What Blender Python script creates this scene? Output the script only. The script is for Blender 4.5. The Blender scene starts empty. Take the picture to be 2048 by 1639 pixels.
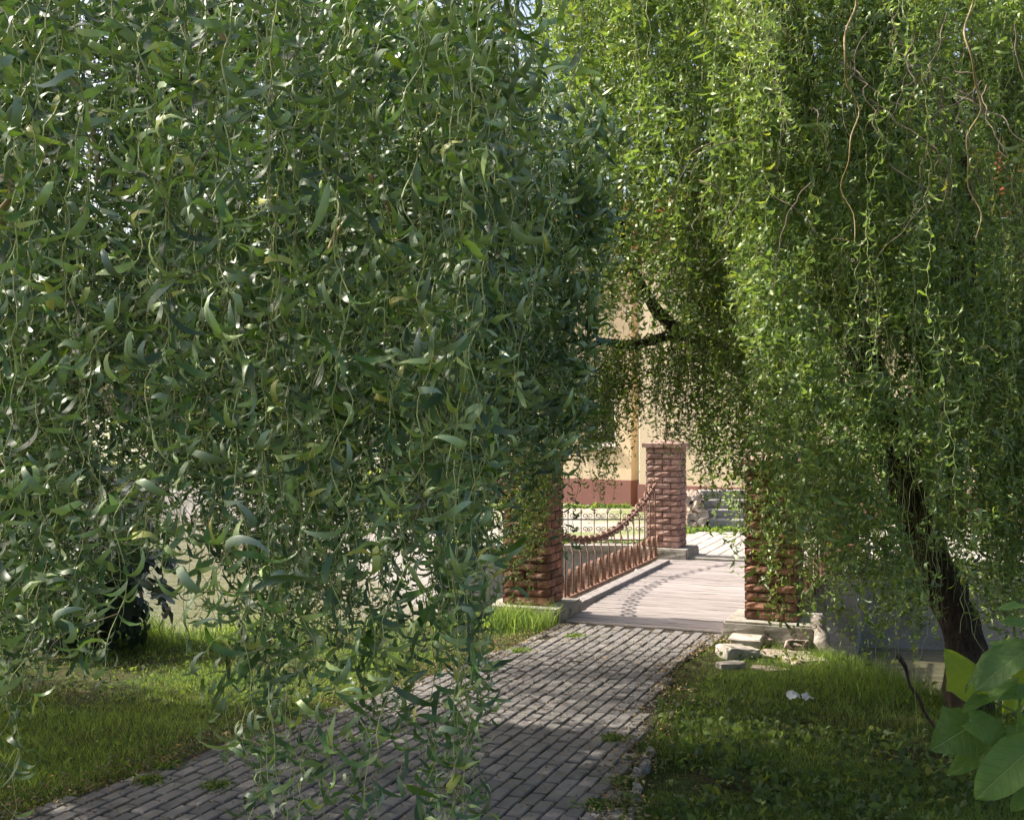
import bpy, bmesh, math, random
import numpy as np
from mathutils import Vector, Matrix

rng = np.random.default_rng(7)
random.seed(7)
SC = bpy.context.scene
COL = SC.collection
PI = math.pi

# ------------------------------------------------------------------ camera, sky, sun, exposure
H = 2.1; F = 2350.0; CX = 1024.0; HY = 824.0
cam_d = bpy.data.cameras.new('camera'); cam = bpy.data.objects.new('camera', cam_d); COL.objects.link(cam)
cam.location = (0, 0, H); cam.rotation_euler = (PI/2, 0, 0)
cam_d.sensor_fit = 'HORIZONTAL'; cam_d.sensor_width = 36; cam_d.lens = F/2048*36
cam_d.shift_y = (HY-819.5)/2048
cam_d.clip_start = 0.05; cam_d.clip_end = 1500
SC.camera = cam
SUN = Vector((-0.945, 0.33, 0)).normalized()
ELEV = math.radians(44)
SUN = Vector((SUN.x*math.cos(ELEV), SUN.y*math.cos(ELEV), math.sin(ELEV)))
w = bpy.data.worlds.new('World'); SC.world = w; w.use_nodes = True
nt = w.node_tree
bg = nt.nodes['Background']
sky = nt.nodes.new('ShaderNodeTexSky'); sky.sky_type = 'NISHITA'; sky.sun_disc = False
sky.sun_elevation = ELEV; sky.sun_rotation = math.atan2(SUN.x, SUN.y) % (2*PI)
sky.dust_density = 6.0; sky.air_density = 0.9; sky.ozone_density = 0.6
nt.links.new(sky.outputs[0], bg.inputs[0]); bg.inputs[1].default_value = 0.15
sun_d = bpy.data.lights.new('sun', 'SUN'); sun_d.energy = 4.3; sun_d.angle = math.radians(0.53); sun_d.color = (1.0, 0.93, 0.82)
sun = bpy.data.objects.new('sun', sun_d); COL.objects.link(sun)
sun.rotation_euler = SUN.to_track_quat('Z', 'Y').to_euler(); sun.location = (-8, 3, 12)
SC.view_settings.view_transform = 'Standard'; SC.view_settings.look = 'None'
SC.view_settings.gamma = 1; SC.view_settings.use_curve_mapping = False
SC.view_settings.exposure = 1.12
SC.render.engine = 'CYCLES'
SC.cycles.max_bounces = 8; SC.cycles.diffuse_bounces = 4; SC.cycles.transmission_bounces = 4; SC.cycles.glossy_bounces = 3

# ------------------------------------------------------------------ helpers
def G(px, py, z=0.0):
    """world point at height z seen at a pixel of the photograph"""
    d = (H-z)*F/(py-HY)
    return np.array([(px-CX)/F*d, d, z])
def D(px, py, d):
    return np.array([(px-CX)/F*d, d, H-(py-HY)/F*d])
ANG = math.radians(-21.5)
PX = np.array([math.cos(ANG), math.sin(ANG)]); AX = np.array([-math.sin(ANG), math.cos(ANG)])
OR = np.array([0.358, 11.84])                 # front inner corner of the left near pillar
def BF(p, a, z=0.0):
    q = OR+PX*p+AX*a
    return (q[0], q[1], z)

def tag(o, label=None, cat=None, group=None, kind=None):
    if label: o['label'] = label
    if cat: o['category'] = cat
    if group: o['group'] = group
    if kind: o['kind'] = kind
    return o
def empty(name, loc=(0, 0, 0), rz=0):
    o = bpy.data.objects.new(name, None); COL.objects.link(o); o.location = loc; o.rotation_euler = (0, 0, rz)
    o.empty_display_size = .1
    return o
def link(name, me, parent=None, loc=None, rot=None, mat=None):
    o = bpy.data.objects.new(name, me); COL.objects.link(o)
    if parent is not None: o.parent = parent
    if loc is not None: o.location = loc
    if rot is not None: o.rotation_euler = rot
    if mat is not None: o.matrix_basis = mat
    return o
def npmesh(name, V, Fq, mat, tint=None, smooth=False):
    """V (n,3); Fq list of int arrays (m,3)/(m,4)"""
    if not isinstance(Fq, (list, tuple)): Fq = [Fq]
    me = bpy.data.meshes.new(name)
    V = np.asarray(V, dtype=np.float32)
    me.vertices.add(len(V)); me.vertices.foreach_set('co', V.ravel())
    Fq = [np.asarray(f, dtype=np.int32) for f in Fq if len(f)]
    loops = np.concatenate([f.ravel() for f in Fq]); tot = np.concatenate([np.full(len(f), f.shape[1], np.int32) for f in Fq])
    st = np.concatenate([[0], np.cumsum(tot)[:-1]]).astype(np.int32)
    me.loops.add(len(loops)); me.loops.foreach_set('vertex_index', loops)
    me.polygons.add(len(tot)); me.polygons.foreach_set('loop_start', st); me.polygons.foreach_set('loop_total', tot)
    if smooth: me.polygons.foreach_set('use_smooth', np.ones(len(tot), bool))
    if tint is not None:
        at = me.attributes.new('tint', 'FLOAT', 'POINT'); at.data.foreach_set('value', np.asarray(tint, np.float32))
    me.update(calc_edges=True)
    if mat: me.materials.append(mat)
    return me
class MB:
    """collects simple shapes into one mesh"""
    def __init__(s): s.V = []; s.F = []
    def add(s, V, Fs):
        b = len(s.V); s.V += [tuple(v) for v in V]; s.F += [tuple(i+b for i in f) for f in Fs]
    def box(s, c, d, rz=0, ch=0):
        x, y, z = d[0]/2, d[1]/2, d[2]/2
        P = [(-x,-y,-z),(x,-y,-z),(x,y,-z),(-x,y,-z),(-x,-y,z),(x,-y,z),(x,y,z),(-x,y,z)]
        if ch:
            P = P[:4]+[(px, py, z-ch) for px, py, _ in P[4:]]+[((abs(px)-ch)*np.sign(px), (abs(py)-ch)*np.sign(py), z) for px, py, _ in P[4:]]
            Fs = [(3,2,1,0)]+[(i,(i+1)%4,4+(i+1)%4,4+i) for i in range(4)]+[(4+i,4+(i+1)%4,8+(i+1)%4,8+i) for i in range(4)]+[(8,9,10,11)]
        else:
            Fs = [(3,2,1,0),(4,5,6,7),(0,1,5,4),(1,2,6,5),(2,3,7,6),(3,0,4,7)]
        cr, sr = math.cos(rz), math.sin(rz)
        s.add([(c[0]+a*cr-b*sr, c[1]+a*sr+b*cr, c[2]+e) for a, b, e in P], Fs); return s
    def tube(s, pts, rad, k=8, closed=False, flat=1.0, cap=True):
        pts = [Vector(p) for p in pts]; n = len(pts)
        rad = [rad]*n if np.isscalar(rad) else list(rad)
        rings = []; up = None
        for i in range(n):
            if closed: t = pts[(i+1) % n]-pts[i-1]
            else: t = pts[min(i+1, n-1)]-pts[max(i-1, 0)]
            t.normalize()
            if up is None:
                up = Vector((0, 0, 1)) if abs(t.z) < .9 else Vector((1, 0, 0))
            b = t.cross(up); b.normalize(); up = b.cross(t); up.normalize()
            rings.append([pts[i]+b*math.cos(2*PI*j/k)*rad[i]+up*math.sin(2*PI*j/k)*rad[i]*flat for j in range(k)])
        V = [v for r in rings for v in r]; Fs = []
        for i in range(n if closed else n-1):
            a, b = i*k, ((i+1) % n)*k
            for j in range(k): Fs.append((a+j, b+j, b+(j+1) % k, a+(j+1) % k))
        if cap and not closed: Fs += [tuple(range(k)), tuple(reversed(range((n-1)*k, n*k)))]
        s.add(V, Fs); return s
    def mesh(s, name, mat, smooth=False):
        me = bpy.data.meshes.new(name); me.from_pydata(s.V, [], s.F); me.materials.append(mat)
        if smooth:
            me.polygons.foreach_set('use_smooth', np.ones(len(s.F), bool))
        me.update(); return me
    def obj(s, name, mat, parent=None, smooth=False, loc=None, rot=None):
        return link(name, s.mesh(name, mat, smooth), parent, loc, rot)

def vnoise(P, seed=0):
    """cheap smooth 3D value noise, P (n,3) -> 0..1"""
    P = np.asarray(P, float); I = np.floor(P).astype(np.int64); f = P-I; f = f*f*(3-2*f)
    def h(a, b, c):
        n = (a*73856093) ^ (b*19349663) ^ (c*83492791) ^ (seed*2654435)
        n = (n ^ (n >> 13))*1274126177; n &= 0x7fffffff
        return (n % 100003)/100003.0
    r = 0
    for i in (0, 1):
        for j in (0, 1):
            for k in (0, 1):
                wt = (f[:, 0] if i else 1-f[:, 0])*(f[:, 1] if j else 1-f[:, 1])*(f[:, 2] if k else 1-f[:, 2])
                r = r+wt*h(I[:, 0]+i, I[:, 1]+j, I[:, 2]+k)
    return r

# ------------------------------------------------------------------ materials
def mat(name):
    m = bpy.data.materials.new(name); m.use_nodes = True; t = m.node_tree
    return m, t, t.nodes['Principled BSDF']
def N(t, typ, **kw):
    n = t.nodes.new(typ)
    for k, v in kw.items(): setattr(n, k, v)
    return n
def noise(t, scale, detail=4, rough=.6, vec=None, dist=0):
    n = N(t, 'ShaderNodeTexNoise'); n.inputs['Scale'].default_value = scale; n.inputs['Detail'].default_value = detail
    n.inputs['Roughness'].default_value = rough; n.inputs['Distortion'].default_value = dist
    if vec is not None: t.links.new(vec, n.inputs['Vector'])
    return n
def ramp(t, src, stops):
    r = N(t, 'ShaderNodeValToRGB'); t.links.new(src, r.inputs[0])
    el = r.color_ramp.elements
    while len(el) < len(stops): el.new(.5)
    for e, (p, c) in zip(el, stops): e.position = p; e.color = (*c, 1) if len(c) == 3 else c
    return r
def mix(t, fac, a, b, mode='MIX'):
    m = N(t, 'ShaderNodeMix', data_type='RGBA', blend_type=mode)
    if isinstance(fac, (int, float)): m.inputs[0].default_value = fac
    else: t.links.new(fac, m.inputs[0])
    for s, v in ((m.inputs[6], a), (m.inputs[7], b)):
        if isinstance(v, tuple): s.default_value = (*v, 1)
        else: t.links.new(v, s)
    return m.outputs[2]
def bump(t, b, h, strength, dist):
    n = N(t, 'ShaderNodeBump'); n.inputs['Strength'].default_value = strength; n.inputs['Distance'].default_value = dist
    t.links.new(h, n.inputs['Height']); t.links.new(n.outputs[0], b.inputs['Normal']); return n
def coords(t, kind='Object'):
    return N(t, 'ShaderNodeTexCoord').outputs[kind]
def geo_pos(t): return N(t, 'ShaderNodeNewGeometry').outputs['Position']
def scaled(t, vec, s):
    m = N(t, 'ShaderNodeMapping'); t.links.new(vec, m.inputs[0]); m.inputs['Scale'].default_value = s; return m.outputs[0]

def stone_mat(name, stops, scale=6, bumpd=.01, rough=.85, spots=None, objrand=.0, fine=60):
    m, t, b = mat(name); p = geo_pos(t)
    n1 = noise(t, scale, 6, .65, p); n2 = noise(t, fine, 4, .7, p)
    c = ramp(t, n1.outputs[0], stops).outputs[0]
    c = mix(t, .35, c, ramp(t, n2.outputs[0], [(.3, (.55, .55, .55)), (.7, (1.25, 1.25, 1.25))]).outputs[0], 'MULTIPLY')
    if objrand:
        oi = N(t, 'ShaderNodeObjectInfo'); r = ramp(t, oi.outputs['Random'], [(0, (1-objrand,)*3), (1, (1+objrand, 1+objrand*.9, 1+objrand*.8))])
        c = mix(t, 1, c, r.outputs[0], 'MULTIPLY')
    if spots:
        n3 = noise(t, spots[1], 5, .7, p); f = ramp(t, n3.outputs[0], [(spots[2], (0, 0, 0)), (spots[2]+.08, (1, 1, 1))])
        c = mix(t, f.outputs[0], c, spots[0])
    t.links.new(c, b.inputs['Base Color']); b.inputs['Roughness'].default_value = rough
    b.inputs['Specular IOR Level'].default_value = .25
    ad = N(t, 'ShaderNodeMath', operation='ADD'); t.links.new(n1.outputs[0], ad.inputs[0]); t.links.new(n2.outputs[0], ad.inputs[1])
    bump(t, b, ad.outputs[0], .7, bumpd); return m

M_paver = stone_mat('grey_concrete_paver', [(.3, (.15, .145, .138)), (.55, (.21, .197, .187)), (.75, (.28, .258, .24))], 3.0, .004, .8, ((.13, .115, .09), 5.0, .62), .22, 140)
M_jointsoil = stone_mat('joint_soil', [(.3, (.02, .017, .012)), (.7, (.055, .047, .03))], 20, .01, .95, ((.05, .08, .02), 6, .6))
M_brick = stone_mat('split_brick', [(.3, (.15, .068, .048)), (.5, (.255, .13, .09)), (.75, (.43, .27, .205))], 9, .012, .85, ((.10, .08, .05), 11, .60), .42, 90)
M_brickpale = stone_mat('split_brick_pale', [(.3, (.25, .14, .115)), (.5, (.34, .215, .18)), (.75, (.46, .33, .29))], 9, .012, .85, ((.20, .14, .11), 11, .62), .3, 90)
M_mortar = stone_mat('mortar', [(.3, (.09, .06, .045)), (.7, (.17, .11, .085))], 30, .006, .9)
M_conc = stone_mat('weathered_concrete', [(.25, (.17, .155, .13)), (.5, (.30, .28, .24)), (.75, (.42, .40, .36))], 4, .01, .9, ((.09, .09, .05), 7, .58))
M_wallc = stone_mat('bank_wall_concrete', [(.25, (.16, .155, .145)), (.5, (.26, .25, .235)), (.75, (.40, .385, .37))], 1.5, .02, .9, ((.20, .19, .17), 3, .6), 0, 25)
M_rock = stone_mat('limestone_rubble', [(.25, (.20, .15, .12)), (.5, (.42, .34, .28)), (.75, (.60, .52, .45))], 7, .02, .9, ((.10, .085, .06), 5, .6), .2)
M_slab = stone_mat('pale_stone_slab', [(.3, (.26, .23, .19)), (.55, (.44, .40, .35)), (.75, (.58, .54, .48))], 5, .012, .85, ((.16, .15, .09), 8, .58))
M_farpave = stone_mat('pale_paving', [(.3, (.28, .26, .24)), (.7, (.42, .39, .36))], 2, .006, .85, None, .1)
M_step = stone_mat('stone_step', [(.3, (.19, .185, .18)), (.7, (.33, .32, .30))], 5, .004, .8)

def ground_mat():
    m, t, b = mat('bank_soil_and_moss'); p = geo_pos(t)
    n1 = noise(t, 1.2, 6, .6, p); n2 = noise(t, 25, 5, .7, p)
    c = ramp(t, n1.outputs[0], [(.35, (.075, .058, .036)), (.5, (.05, .055, .022)), (.65, (.045, .075, .022))]).outputs[0]
    c = mix(t, .8, c, ramp(t, n2.outputs[0], [(.35, (.3, .3, .3)), (.65, (1.5, 1.5, 1.3))]).outputs[0], 'MULTIPLY')
    t.links.new(c, b.inputs['Base Color']); b.inputs['Roughness'].default_value = .95; b.inputs['Specular IOR Level'].default_value = .1
    bump(t, b, n2.outputs[0], .8, .03); return m
M_ground = ground_mat()
def gravel_mat():
    m, t, b = mat('pale_gravel_ground'); p = geo_pos(t)
    n1 = noise(t, .6, 5, .6, p); n2 = noise(t, 30, 4, .7, p)
    c = ramp(t, n1.outputs[0], [(.38, (.16, .20, .06)), (.5, (.28, .255, .21)), (.7, (.37, .34, .30))]).outputs[0]
    c = mix(t, .4, c, ramp(t, n2.outputs[0], [(.3, (.6, .6, .6)), (.7, (1.3, 1.3, 1.3))]).outputs[0], 'MULTIPLY')
    t.links.new(c, b.inputs['Base Color']); b.inputs['Roughness'].default_value = .95
    bump(t, b, n2.outputs[0], .6, .02); return m
M_gravel = gravel_mat()
def wood_mat(name, stops, ax='x'):
    m, t, b = mat(name); p = coords(t)
    v = scaled(t, p, (1.2, 22, 22) if ax == 'x' else (22, 1.2, 22))
    oi = N(t, 'ShaderNodeObjectInfo')
    ad = N(t, 'ShaderNodeVectorMath', operation='ADD'); t.links.new(v, ad.inputs[0])
    mu = N(t, 'ShaderNodeMath', operation='MULTIPLY'); t.links.new(oi.outputs['Random'], mu.inputs[0]); mu.inputs[1].default_value = 90
    t.links.new(mu.outputs[0], ad.inputs[1])
    n1 = noise(t, 2.2, 6, .65, ad.outputs[0], .4)
    c = ramp(t, n1.outputs[0], stops).outputs[0]
    r = ramp(t, oi.outputs['Random'], [(0, (.82, .80, .79)), (1, (1.08, 1.05, 1.04))]); c = mix(t, 1, c, r.outputs[0], 'MULTIPLY')
    t.links.new(c, b.inputs['Base Color']); b.inputs['Roughness'].default_value = .8; b.inputs['Specular IOR Level'].default_value = .2
    bump(t, b, n1.outputs[0], .5, .004); return m
M_plank = wood_mat('silvered_wood', [(.3, (.16, .145, .14)), (.5, (.275, .252, .242)), (.7, (.35, .32, .308))])
M_beam = wood_mat('grey_edge_timber', [(.3, (.20, .185, .18)), (.7, (.40, .375, .36))], 'y')
def iron_mat(name, a, b2):
    m, t, b = mat(name); n = noise(t, 40, 5, .7, geo_pos(t))
    c = ramp(t, n.outputs[0], [(.35, a), (.65, b2)]); t.links.new(c.outputs[0], b.inputs['Base Color'])
    b.inputs['Roughness'].default_value = .65; b.inputs['Metallic'].default_value = .2; bump(t, b, n.outputs[0], .5, .002); return m
M_rust = iron_mat('rusty_iron', (.09, .045, .03), (.27, .145, .10))
M_greyiron = iron_mat('old_grey_iron', (.12, .10, .09), (.28, .22, .19))
M_redpaint = iron_mat('red_oxide_iron', (.30, .09, .06), (.48, .19, .14))

def leaf_mat(name, up, under, trans, rough=.42, tr=.35, var=.35, spec=.45):
    m, t, b = mat(name)
    g = N(t, 'ShaderNodeNewGeometry'); at = N(t, 'ShaderNodeAttribute', attribute_name='tint'); oi = N(t, 'ShaderNodeObjectInfo')
    ad = N(t, 'ShaderNodeMath', operation='ADD'); t.links.new(at.outputs['Fac'], ad.inputs[0]); t.links.new(oi.outputs['Random'], ad.inputs[1])
    fr = N(t, 'ShaderNodeMath', operation='FRACT'); t.links.new(ad.outputs[0], fr.inputs[0])
    v = ramp(t, fr.outputs[0], [(0, (1-var, 1-var, 1-var*.6)), (.5, (1, 1, 1)), (.93, (1+var, 1+var*.9, 1)), (1.0, (1.9, 1.35, .7))])
    base = mix(t, g.outputs['Backfacing'], up, under)
    c = mix(t, 1, base, v.outputs[0], 'MULTIPLY')
    t.links.new(c, b.inputs['Base Color']); b.inputs['Roughness'].default_value = rough; b.inputs['Specular IOR Level'].default_value = spec
    tl = N(t, 'ShaderNodeBsdfTranslucent'); tc = mix(t, 1, trans, v.outputs[0], 'MULTIPLY'); t.links.new(tc, tl.inputs[0])
    mx = N(t, 'ShaderNodeMixShader'); mx.inputs[0].default_value = tr
    t.links.new(b.outputs[0], mx.inputs[1]); t.links.new(tl.outputs[0], mx.inputs[2])
    t.links.new(mx.outputs[0], t.nodes['Material Output'].inputs[0]); return m
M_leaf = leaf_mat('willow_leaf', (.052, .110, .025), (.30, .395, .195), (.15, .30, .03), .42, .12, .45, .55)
M_leafR = leaf_mat('sun_tinted_willow_leaf', (.135, .21, .05), (.24, .31, .13), (.36, .55, .08), .45, .22, .45, .5)  # same willow leaf in a brighter copy, sunlight put into the colour
M_leaffar = leaf_mat('far_leaf', (.10, .15, .045), (.13, .18, .07), (.34, .42, .08), .6, .45)
M_grass = leaf_mat('grass_blade', (.058, .105, .034), (.058, .105, .034), (.34, .50, .09), .6, .38, .5, .15)
M_weed = leaf_mat('weed_leaf', (.055, .095, .03), (.08, .115, .045), (.20, .30, .05), .55, .33, .4, .2)
M_big = leaf_mat('large_soft_leaf', (.10, .19, .045), (.14, .22, .08), (.26, .44, .05), .45, .42, .18, .35)
M_dark = leaf_mat('dark_shrub_leaf', (.022, .045, .028), (.05, .075, .055), (.05, .10, .03), .4, .2, .3, .4)
M_litter = leaf_mat('dry_litter', (.22, .16, .08), (.30, .24, .14), (.2, .15, .06), .8, .1, .4, .1)
def plain(name, col, rough=.6, spec=.3):
    m, t, b = mat(name); n = noise(t, 18, 4, .6, geo_pos(t))
    c = ramp(t, n.outputs[0], [(.3, tuple(x*.8 for x in col)), (.7, tuple(min(1, x*1.15) for x in col))])
    t.links.new(c.outputs[0], b.inputs['Base Color']); b.inputs['Roughness'].default_value = rough; b.inputs['Specular IOR Level'].default_value = spec; return m
M_twig = plain('green_twig', (.34, .37, .14), .5)
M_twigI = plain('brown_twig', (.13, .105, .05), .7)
M_twigB = plain('amber_twig', (.30, .22, .09), .5)
M_twigD = plain('dead_twig', (.22, .17, .12), .8)
M_stem = plain('green_stem', (.14, .22, .06), .5)
M_tissue = plain('white_tissue', (.6, .62, .62), .8)
M_glass = plain('window_glass', (.03, .035, .04), .1, .6)
M_white = plain('white_frame', (.7, .68, .64), .5)
def bark_mat():
    m, t, b = mat('willow_bark'); p = geo_pos(t); v = scaled(t, p, (18, 18, 4))
    n = noise(t, 1.2, 7, .7, v, .6)
    c = ramp(t, n.outputs[0], [(.35, (.018, .011, .008)), (.55, (.07, .045, .03)), (.75, (.16, .11, .075))])
    t.links.new(c.outputs[0], b.inputs['Base Color']); b.inputs['Roughness'].default_value = .9
    bump(t, b, n.outputs[0], 1, .05); return m
M_bark = bark_mat()
def render_mat(name, col, d=.06):
    m, t, b = mat(name); p = geo_pos(t); n1 = noise(t, .9, 6, .6, p); n2 = noise(t, 60, 3, .6, p)
    c = ramp(t, n1.outputs[0], [(.3, tuple(x*(1-d*2) for x in col)), (.7, col)])
    t.links.new(c.outputs[0], b.inputs['Base Color']); b.inputs['Roughness'].default_value = .9; b.inputs['Specular IOR Level'].default_value = .1
    bump(t, b, n2.outputs[0], .4, .004); return m
M_cream = render_mat('cream_render', (.60, .50, .35))
M_maroon = render_mat('maroon_plinth', (.26, .135, .115), .12)
M_tile = render_mat('roof_tile', (.42, .16, .09), .15)
def water_mat():
    m, t, b = mat('murky_water'); p = geo_pos(t)
    v = scaled(t, p, (.55, 3.4, 1)); n1 = noise(t, 1.5, 2, .5, v, .3); n2 = noise(t, 4, 2, .5, v)
    b.inputs['Base Color'].default_value = (.11, .105, .06, 1); b.inputs['Roughness'].default_value = .04
    b.inputs['Specular IOR Level'].default_value = .6; b.inputs['IOR'].default_value = 1.33
    ad = N(t, 'ShaderNodeMath', operation='MULTIPLY_ADD'); t.links.new(n2.outputs[0], ad.inputs[0]); ad.inputs[1].default_value = .3; t.links.new(n1.outputs[0], ad.inputs[2])
    bump(t, b, ad.outputs[0], .8, .03); return m
M_water = water_mat()

# ------------------------------------------------------------------ ground, water
NEAR = np.array([(-300, 40), (-30, 17), (-9, 12.6), (-5, 11.7), (-3.4, 11.5), (-.9, 12.15), (.6, 12.2), (2.2, 11.8), (2.95, 10.6), (3.25, 9.3), (3.9, 8.2), (6, 6.6), (10, 5), (300, -60)])
def near_dist(x, y):
    """signed distance to the bank line, positive on the camera's side"""
    P = np.stack([x, y], -1); best = np.full(x.shape, 1e9); sgn = np.ones(x.shape)
    for a, b in zip(NEAR[:-1], NEAR[1:]):
        ab = b-a; t = np.clip(((P-a)@ab)/(ab@ab), 0, 1); q = a+t[..., None]*ab; d = np.linalg.norm(P-q, axis=-1)
        s = np.sign(ab[1]*(P[..., 0]-a[0])-ab[0]*(P[..., 1]-a[1]))
        m = d < best; best = np.where(m, d, best); sgn = np.where(m, s, sgn)
    return best*sgn
LPATH = np.array([(-5.2, 3.0), (-3.6, 4.9), (-2.64, 6.06), (-1.84, 7.52), (-.514, 9.75), (.166, 10.9), (.5, 11.75)])
RPATH = np.array([(-.2, 3.0), (.45, 5.0), (.557, 6.06), (.692, 6.89), (1.116, 8.57), (1.35, 9.75), (1.86, 10.75), (2.2, 11.2)])
def path_lr(y):
    return np.interp(y, LPATH[:, 1], LPATH[:, 0]), np.interp(y, RPATH[:, 1], RPATH[:, 0])
def in_path(x, y, m=0.0):
    l, r = path_lr(y); return (x > l-m) & (x < r+m) & (y > 2.9) & (((np.stack([x, y], -1)-OR)@AX) < .02)
def gheight(x, y):
    d = near_dist(x, y); P = np.stack([x*.9, y*.9, 0*x], -1).reshape(-1, 3)
    n = vnoise(P, 3).reshape(x.shape); n2 = vnoise(P*6, 5).reshape(x.shape)
    z = -.035+(n-.5)*.07+(n2-.5)*.02
    z = np.where(in_path(x, y, .08), -.028, z)
    s = np.clip((.25-d)/1.0, 0, 1); s = s*s*(3-2*s)
    return z-s*1.75*(1+.1*(n2-.5))
gx = np.concatenate([-np.geomspace(300, 9, 26)[:-1], np.linspace(-9, 9, 190), np.geomspace(9, 300, 26)[1:]])
gy = np.concatenate([-np.geomspace(60, 1, 14), np.linspace(0, 13.5, 150), np.geomspace(13.8, 60, 14)])
GX, GY = np.meshgrid(gx, gy); GZ = gheight(GX, GY)
nx, ny = len(gx), len(gy); idx = np.arange(nx*ny).reshape(ny, nx)
me = npmesh('ground', np.stack([GX, GY, GZ], -1).reshape(-1, 3), np.stack([idx[:-1, :-1], idx[:-1, 1:], idx[1:, 1:], idx[1:, :-1]], -1).reshape(-1, 4), M_ground, smooth=True)
tag(link('ground', me), kind='structure')
mb = MB(); mb.add([(-600, -200, -2.2), (600, -200, -2.2), (600, 700, -2.2), (-600, 700, -2.2)], [(0, 1, 2, 3)])
tag(mb.obj('river_bed', M_ground), kind='structure')
mb = MB(); mb.add([(-200, -60, -1.2), (200, -60, -1.2), (200, 140, -1.2), (-200, 140, -1.2)], [(0, 1, 2, 3)])
tag(mb.obj('river_water', M_water), kind='structure')
# far bank: flat land behind a concrete wall
FAR = [(60, 2), (16, 14.4), (7.5, 16.2), (4.9, 16.55), (BF(2.5, 5.42)[0], BF(2.5, 5.42)[1]), (BF(-.55, 5.42)[0], BF(-.55, 5.42)[1]), (1.9, 18.3), (-.3, 18.4), (-1.15, 18.5), (-1.5, 19.6), (-4.6, 29), (-12, 40), (-60, 52), (-300, 60)]
mb = MB(); poly = [(x, y, -.02) for x, y in FAR]+[(-300, 600, -.02), (500, 600, -.02), (500, 2, -.02)]
mb.add(poly, [tuple(reversed(range(len(poly))))])
me = mb.mesh('far_bank_ground', M_gravel)
bm = bmesh.new(); bm.from_mesh(me); bmesh.ops.triangulate(bm, faces=bm.faces); bmesh.ops.recalc_face_normals(bm, faces=bm.faces)
for f in bm.faces:
    if f.normal.z < 0: f.normal_flip()
bm.to_mesh(me); bm.free()
tag(link('far_bank_ground', me), kind='structure')
wl = empty('river_wall', (0, 18, -1.2)); tag(wl, 'weathered grey concrete retaining wall holding up the far river bank', 'retaining wall')
def wall_run(pts, z0, z1, th, name, m, parent, off):
    mb = MB(); n = len(pts)
    P = [np.array(p, float) for p in pts]; V = []
    for i, p in enumerate(P):
        t = P[min(i+1, n-1)]-P[max(i-1, 0)]; t /= np.linalg.norm(t); nn = np.array([-t[1], t[0]])   # toward river when running right->left is negative
        for s, z in ((off, z0), (off, z1), (off-th, z1), (off-th, z0)):
            q = p+nn*s; V.append((q[0], q[1], z))
    Fs = []
    for i in range(n-1):
        a, b = i*4, i*4+4
        for j in range(4): Fs.append((a+j, a+(j+1) % 4, b+(j+1) % 4, b+j))
    Fs += [(0, 3, 2, 1), (n*4-4, n*4-3, n*4-2, n*4-1)]
    mb.add(V, Fs); o = mb.obj(name, m, parent); o.location = -np.array(parent.location); return o
def fine(pts, step):
    out = []
    for a, b in zip(pts[:-1], pts[1:]):
        a = np.array(a, float); b = np.array(b, float); k = max(1, int(np.linalg.norm(b-a)/step))
        out += [a+(b-a)*i/k for i in range(k)]
    return out+[np.array(pts[-1], float)]
wall_run(FAR[:-1], -2.2, -.06, .35, 'wall_face', M_wallc, wl, .03)
wall_run(FAR[:-1], -.06, .03, .42, 'coping', M_conc, wl, .06)

# near bank abutment under the bridge end
ab = empty('bridge_abutment', BF(.985, .1, -1.3), ANG); tag(ab, 'rough concrete abutment under the near end of the wooden bridge', 'abutment')
MB().box((0, .22, .58), (3.1, .62, 1.2)).obj('abutment_block', M_conc, ab)

# ------------------------------------------------------------------ pavers
path = empty('path', (0, 0, 0)); tag(path, kind='structure')
pts = [(x, y, -.014) for x, y in LPATH]+[(x, y, -.014) for x, y in RPATH[::-1]]
mb = MB(); mb.add(pts, [tuple(reversed(range(len(pts))))]); me = mb.mesh('joint_sand', M_jointsoil)
bm = bmesh.new(); bm.from_mesh(me); bmesh.ops.triangulate(bm, faces=bm.faces)
for f in bm.faces:
    if f.normal.z < 0: f.normal_flip()
bm.to_mesh(me); bm.free()
link('joint_sand', me, path)
def paver_mesh(w_, l_, seed):
    r = random.Random(seed); mb = MB()
    x, y = w_/2, l_/2; c = .007
    P = [(-x,-y),(x,-y),(x,y),(-x,y)]
    V = [(a+r.uniform(-.002, .002), b+r.uniform(-.002, .002), -.05) for a, b in P]; V += [(a, b, -.007) for a, b, _ in V]
    V += [((abs(a)-c)*np.sign(a), (abs(b)-c)*np.sign(b), r.uniform(-.0012, .0012)) for a, b in P]
    mb.add(V, [(i,(i+1)%4,4+(i+1)%4,4+i) for i in range(4)]+[(4+i,4+(i+1)%4,8+(i+1)%4,8+i) for i in range(4)]+[(8,9,10,11)])
    return mb.mesh('paver', M_paver)
PV = [paver_mesh(.088, .178, i) for i in range(8)]+[paver_mesh(.090, .092, 20+i) for i in range(3)]
cells = []
for i in range(-60, 60):
    for j in range(-46, 2):
        a = -.03-.1+(j+(.5 if i % 2 else 0))*.2+.08*0; p = i*.0975
        if a+.1 > .06: continue
        q = OR+PX*p+AX*a
        l, r_ = path_lr(q[1])
        if q[1] < 3.2 or not (l+.03 < q[0] < r_-.03): continue
        if vnoise(np.array([[q[0]*3, q[1]*3, 9.]]), 1)[0] < .12 and (q[0]-l < .3 or r_-q[0] < .3): continue
        cells.append((q[0], q[1]))
cells = np.array(cells)
pxx = CX+F*cells[:, 0]/cells[:, 1]; pyy = HY+F*H/cells[:, 1]
vis = (pxx > -40) & (pxx < 1400) & (pyy < 1660)
order = np.argsort(np.where(vis, cells[:, 1], 1e9)); nobj = set(order[:300].tolist())
sv, sf = [], []
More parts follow.
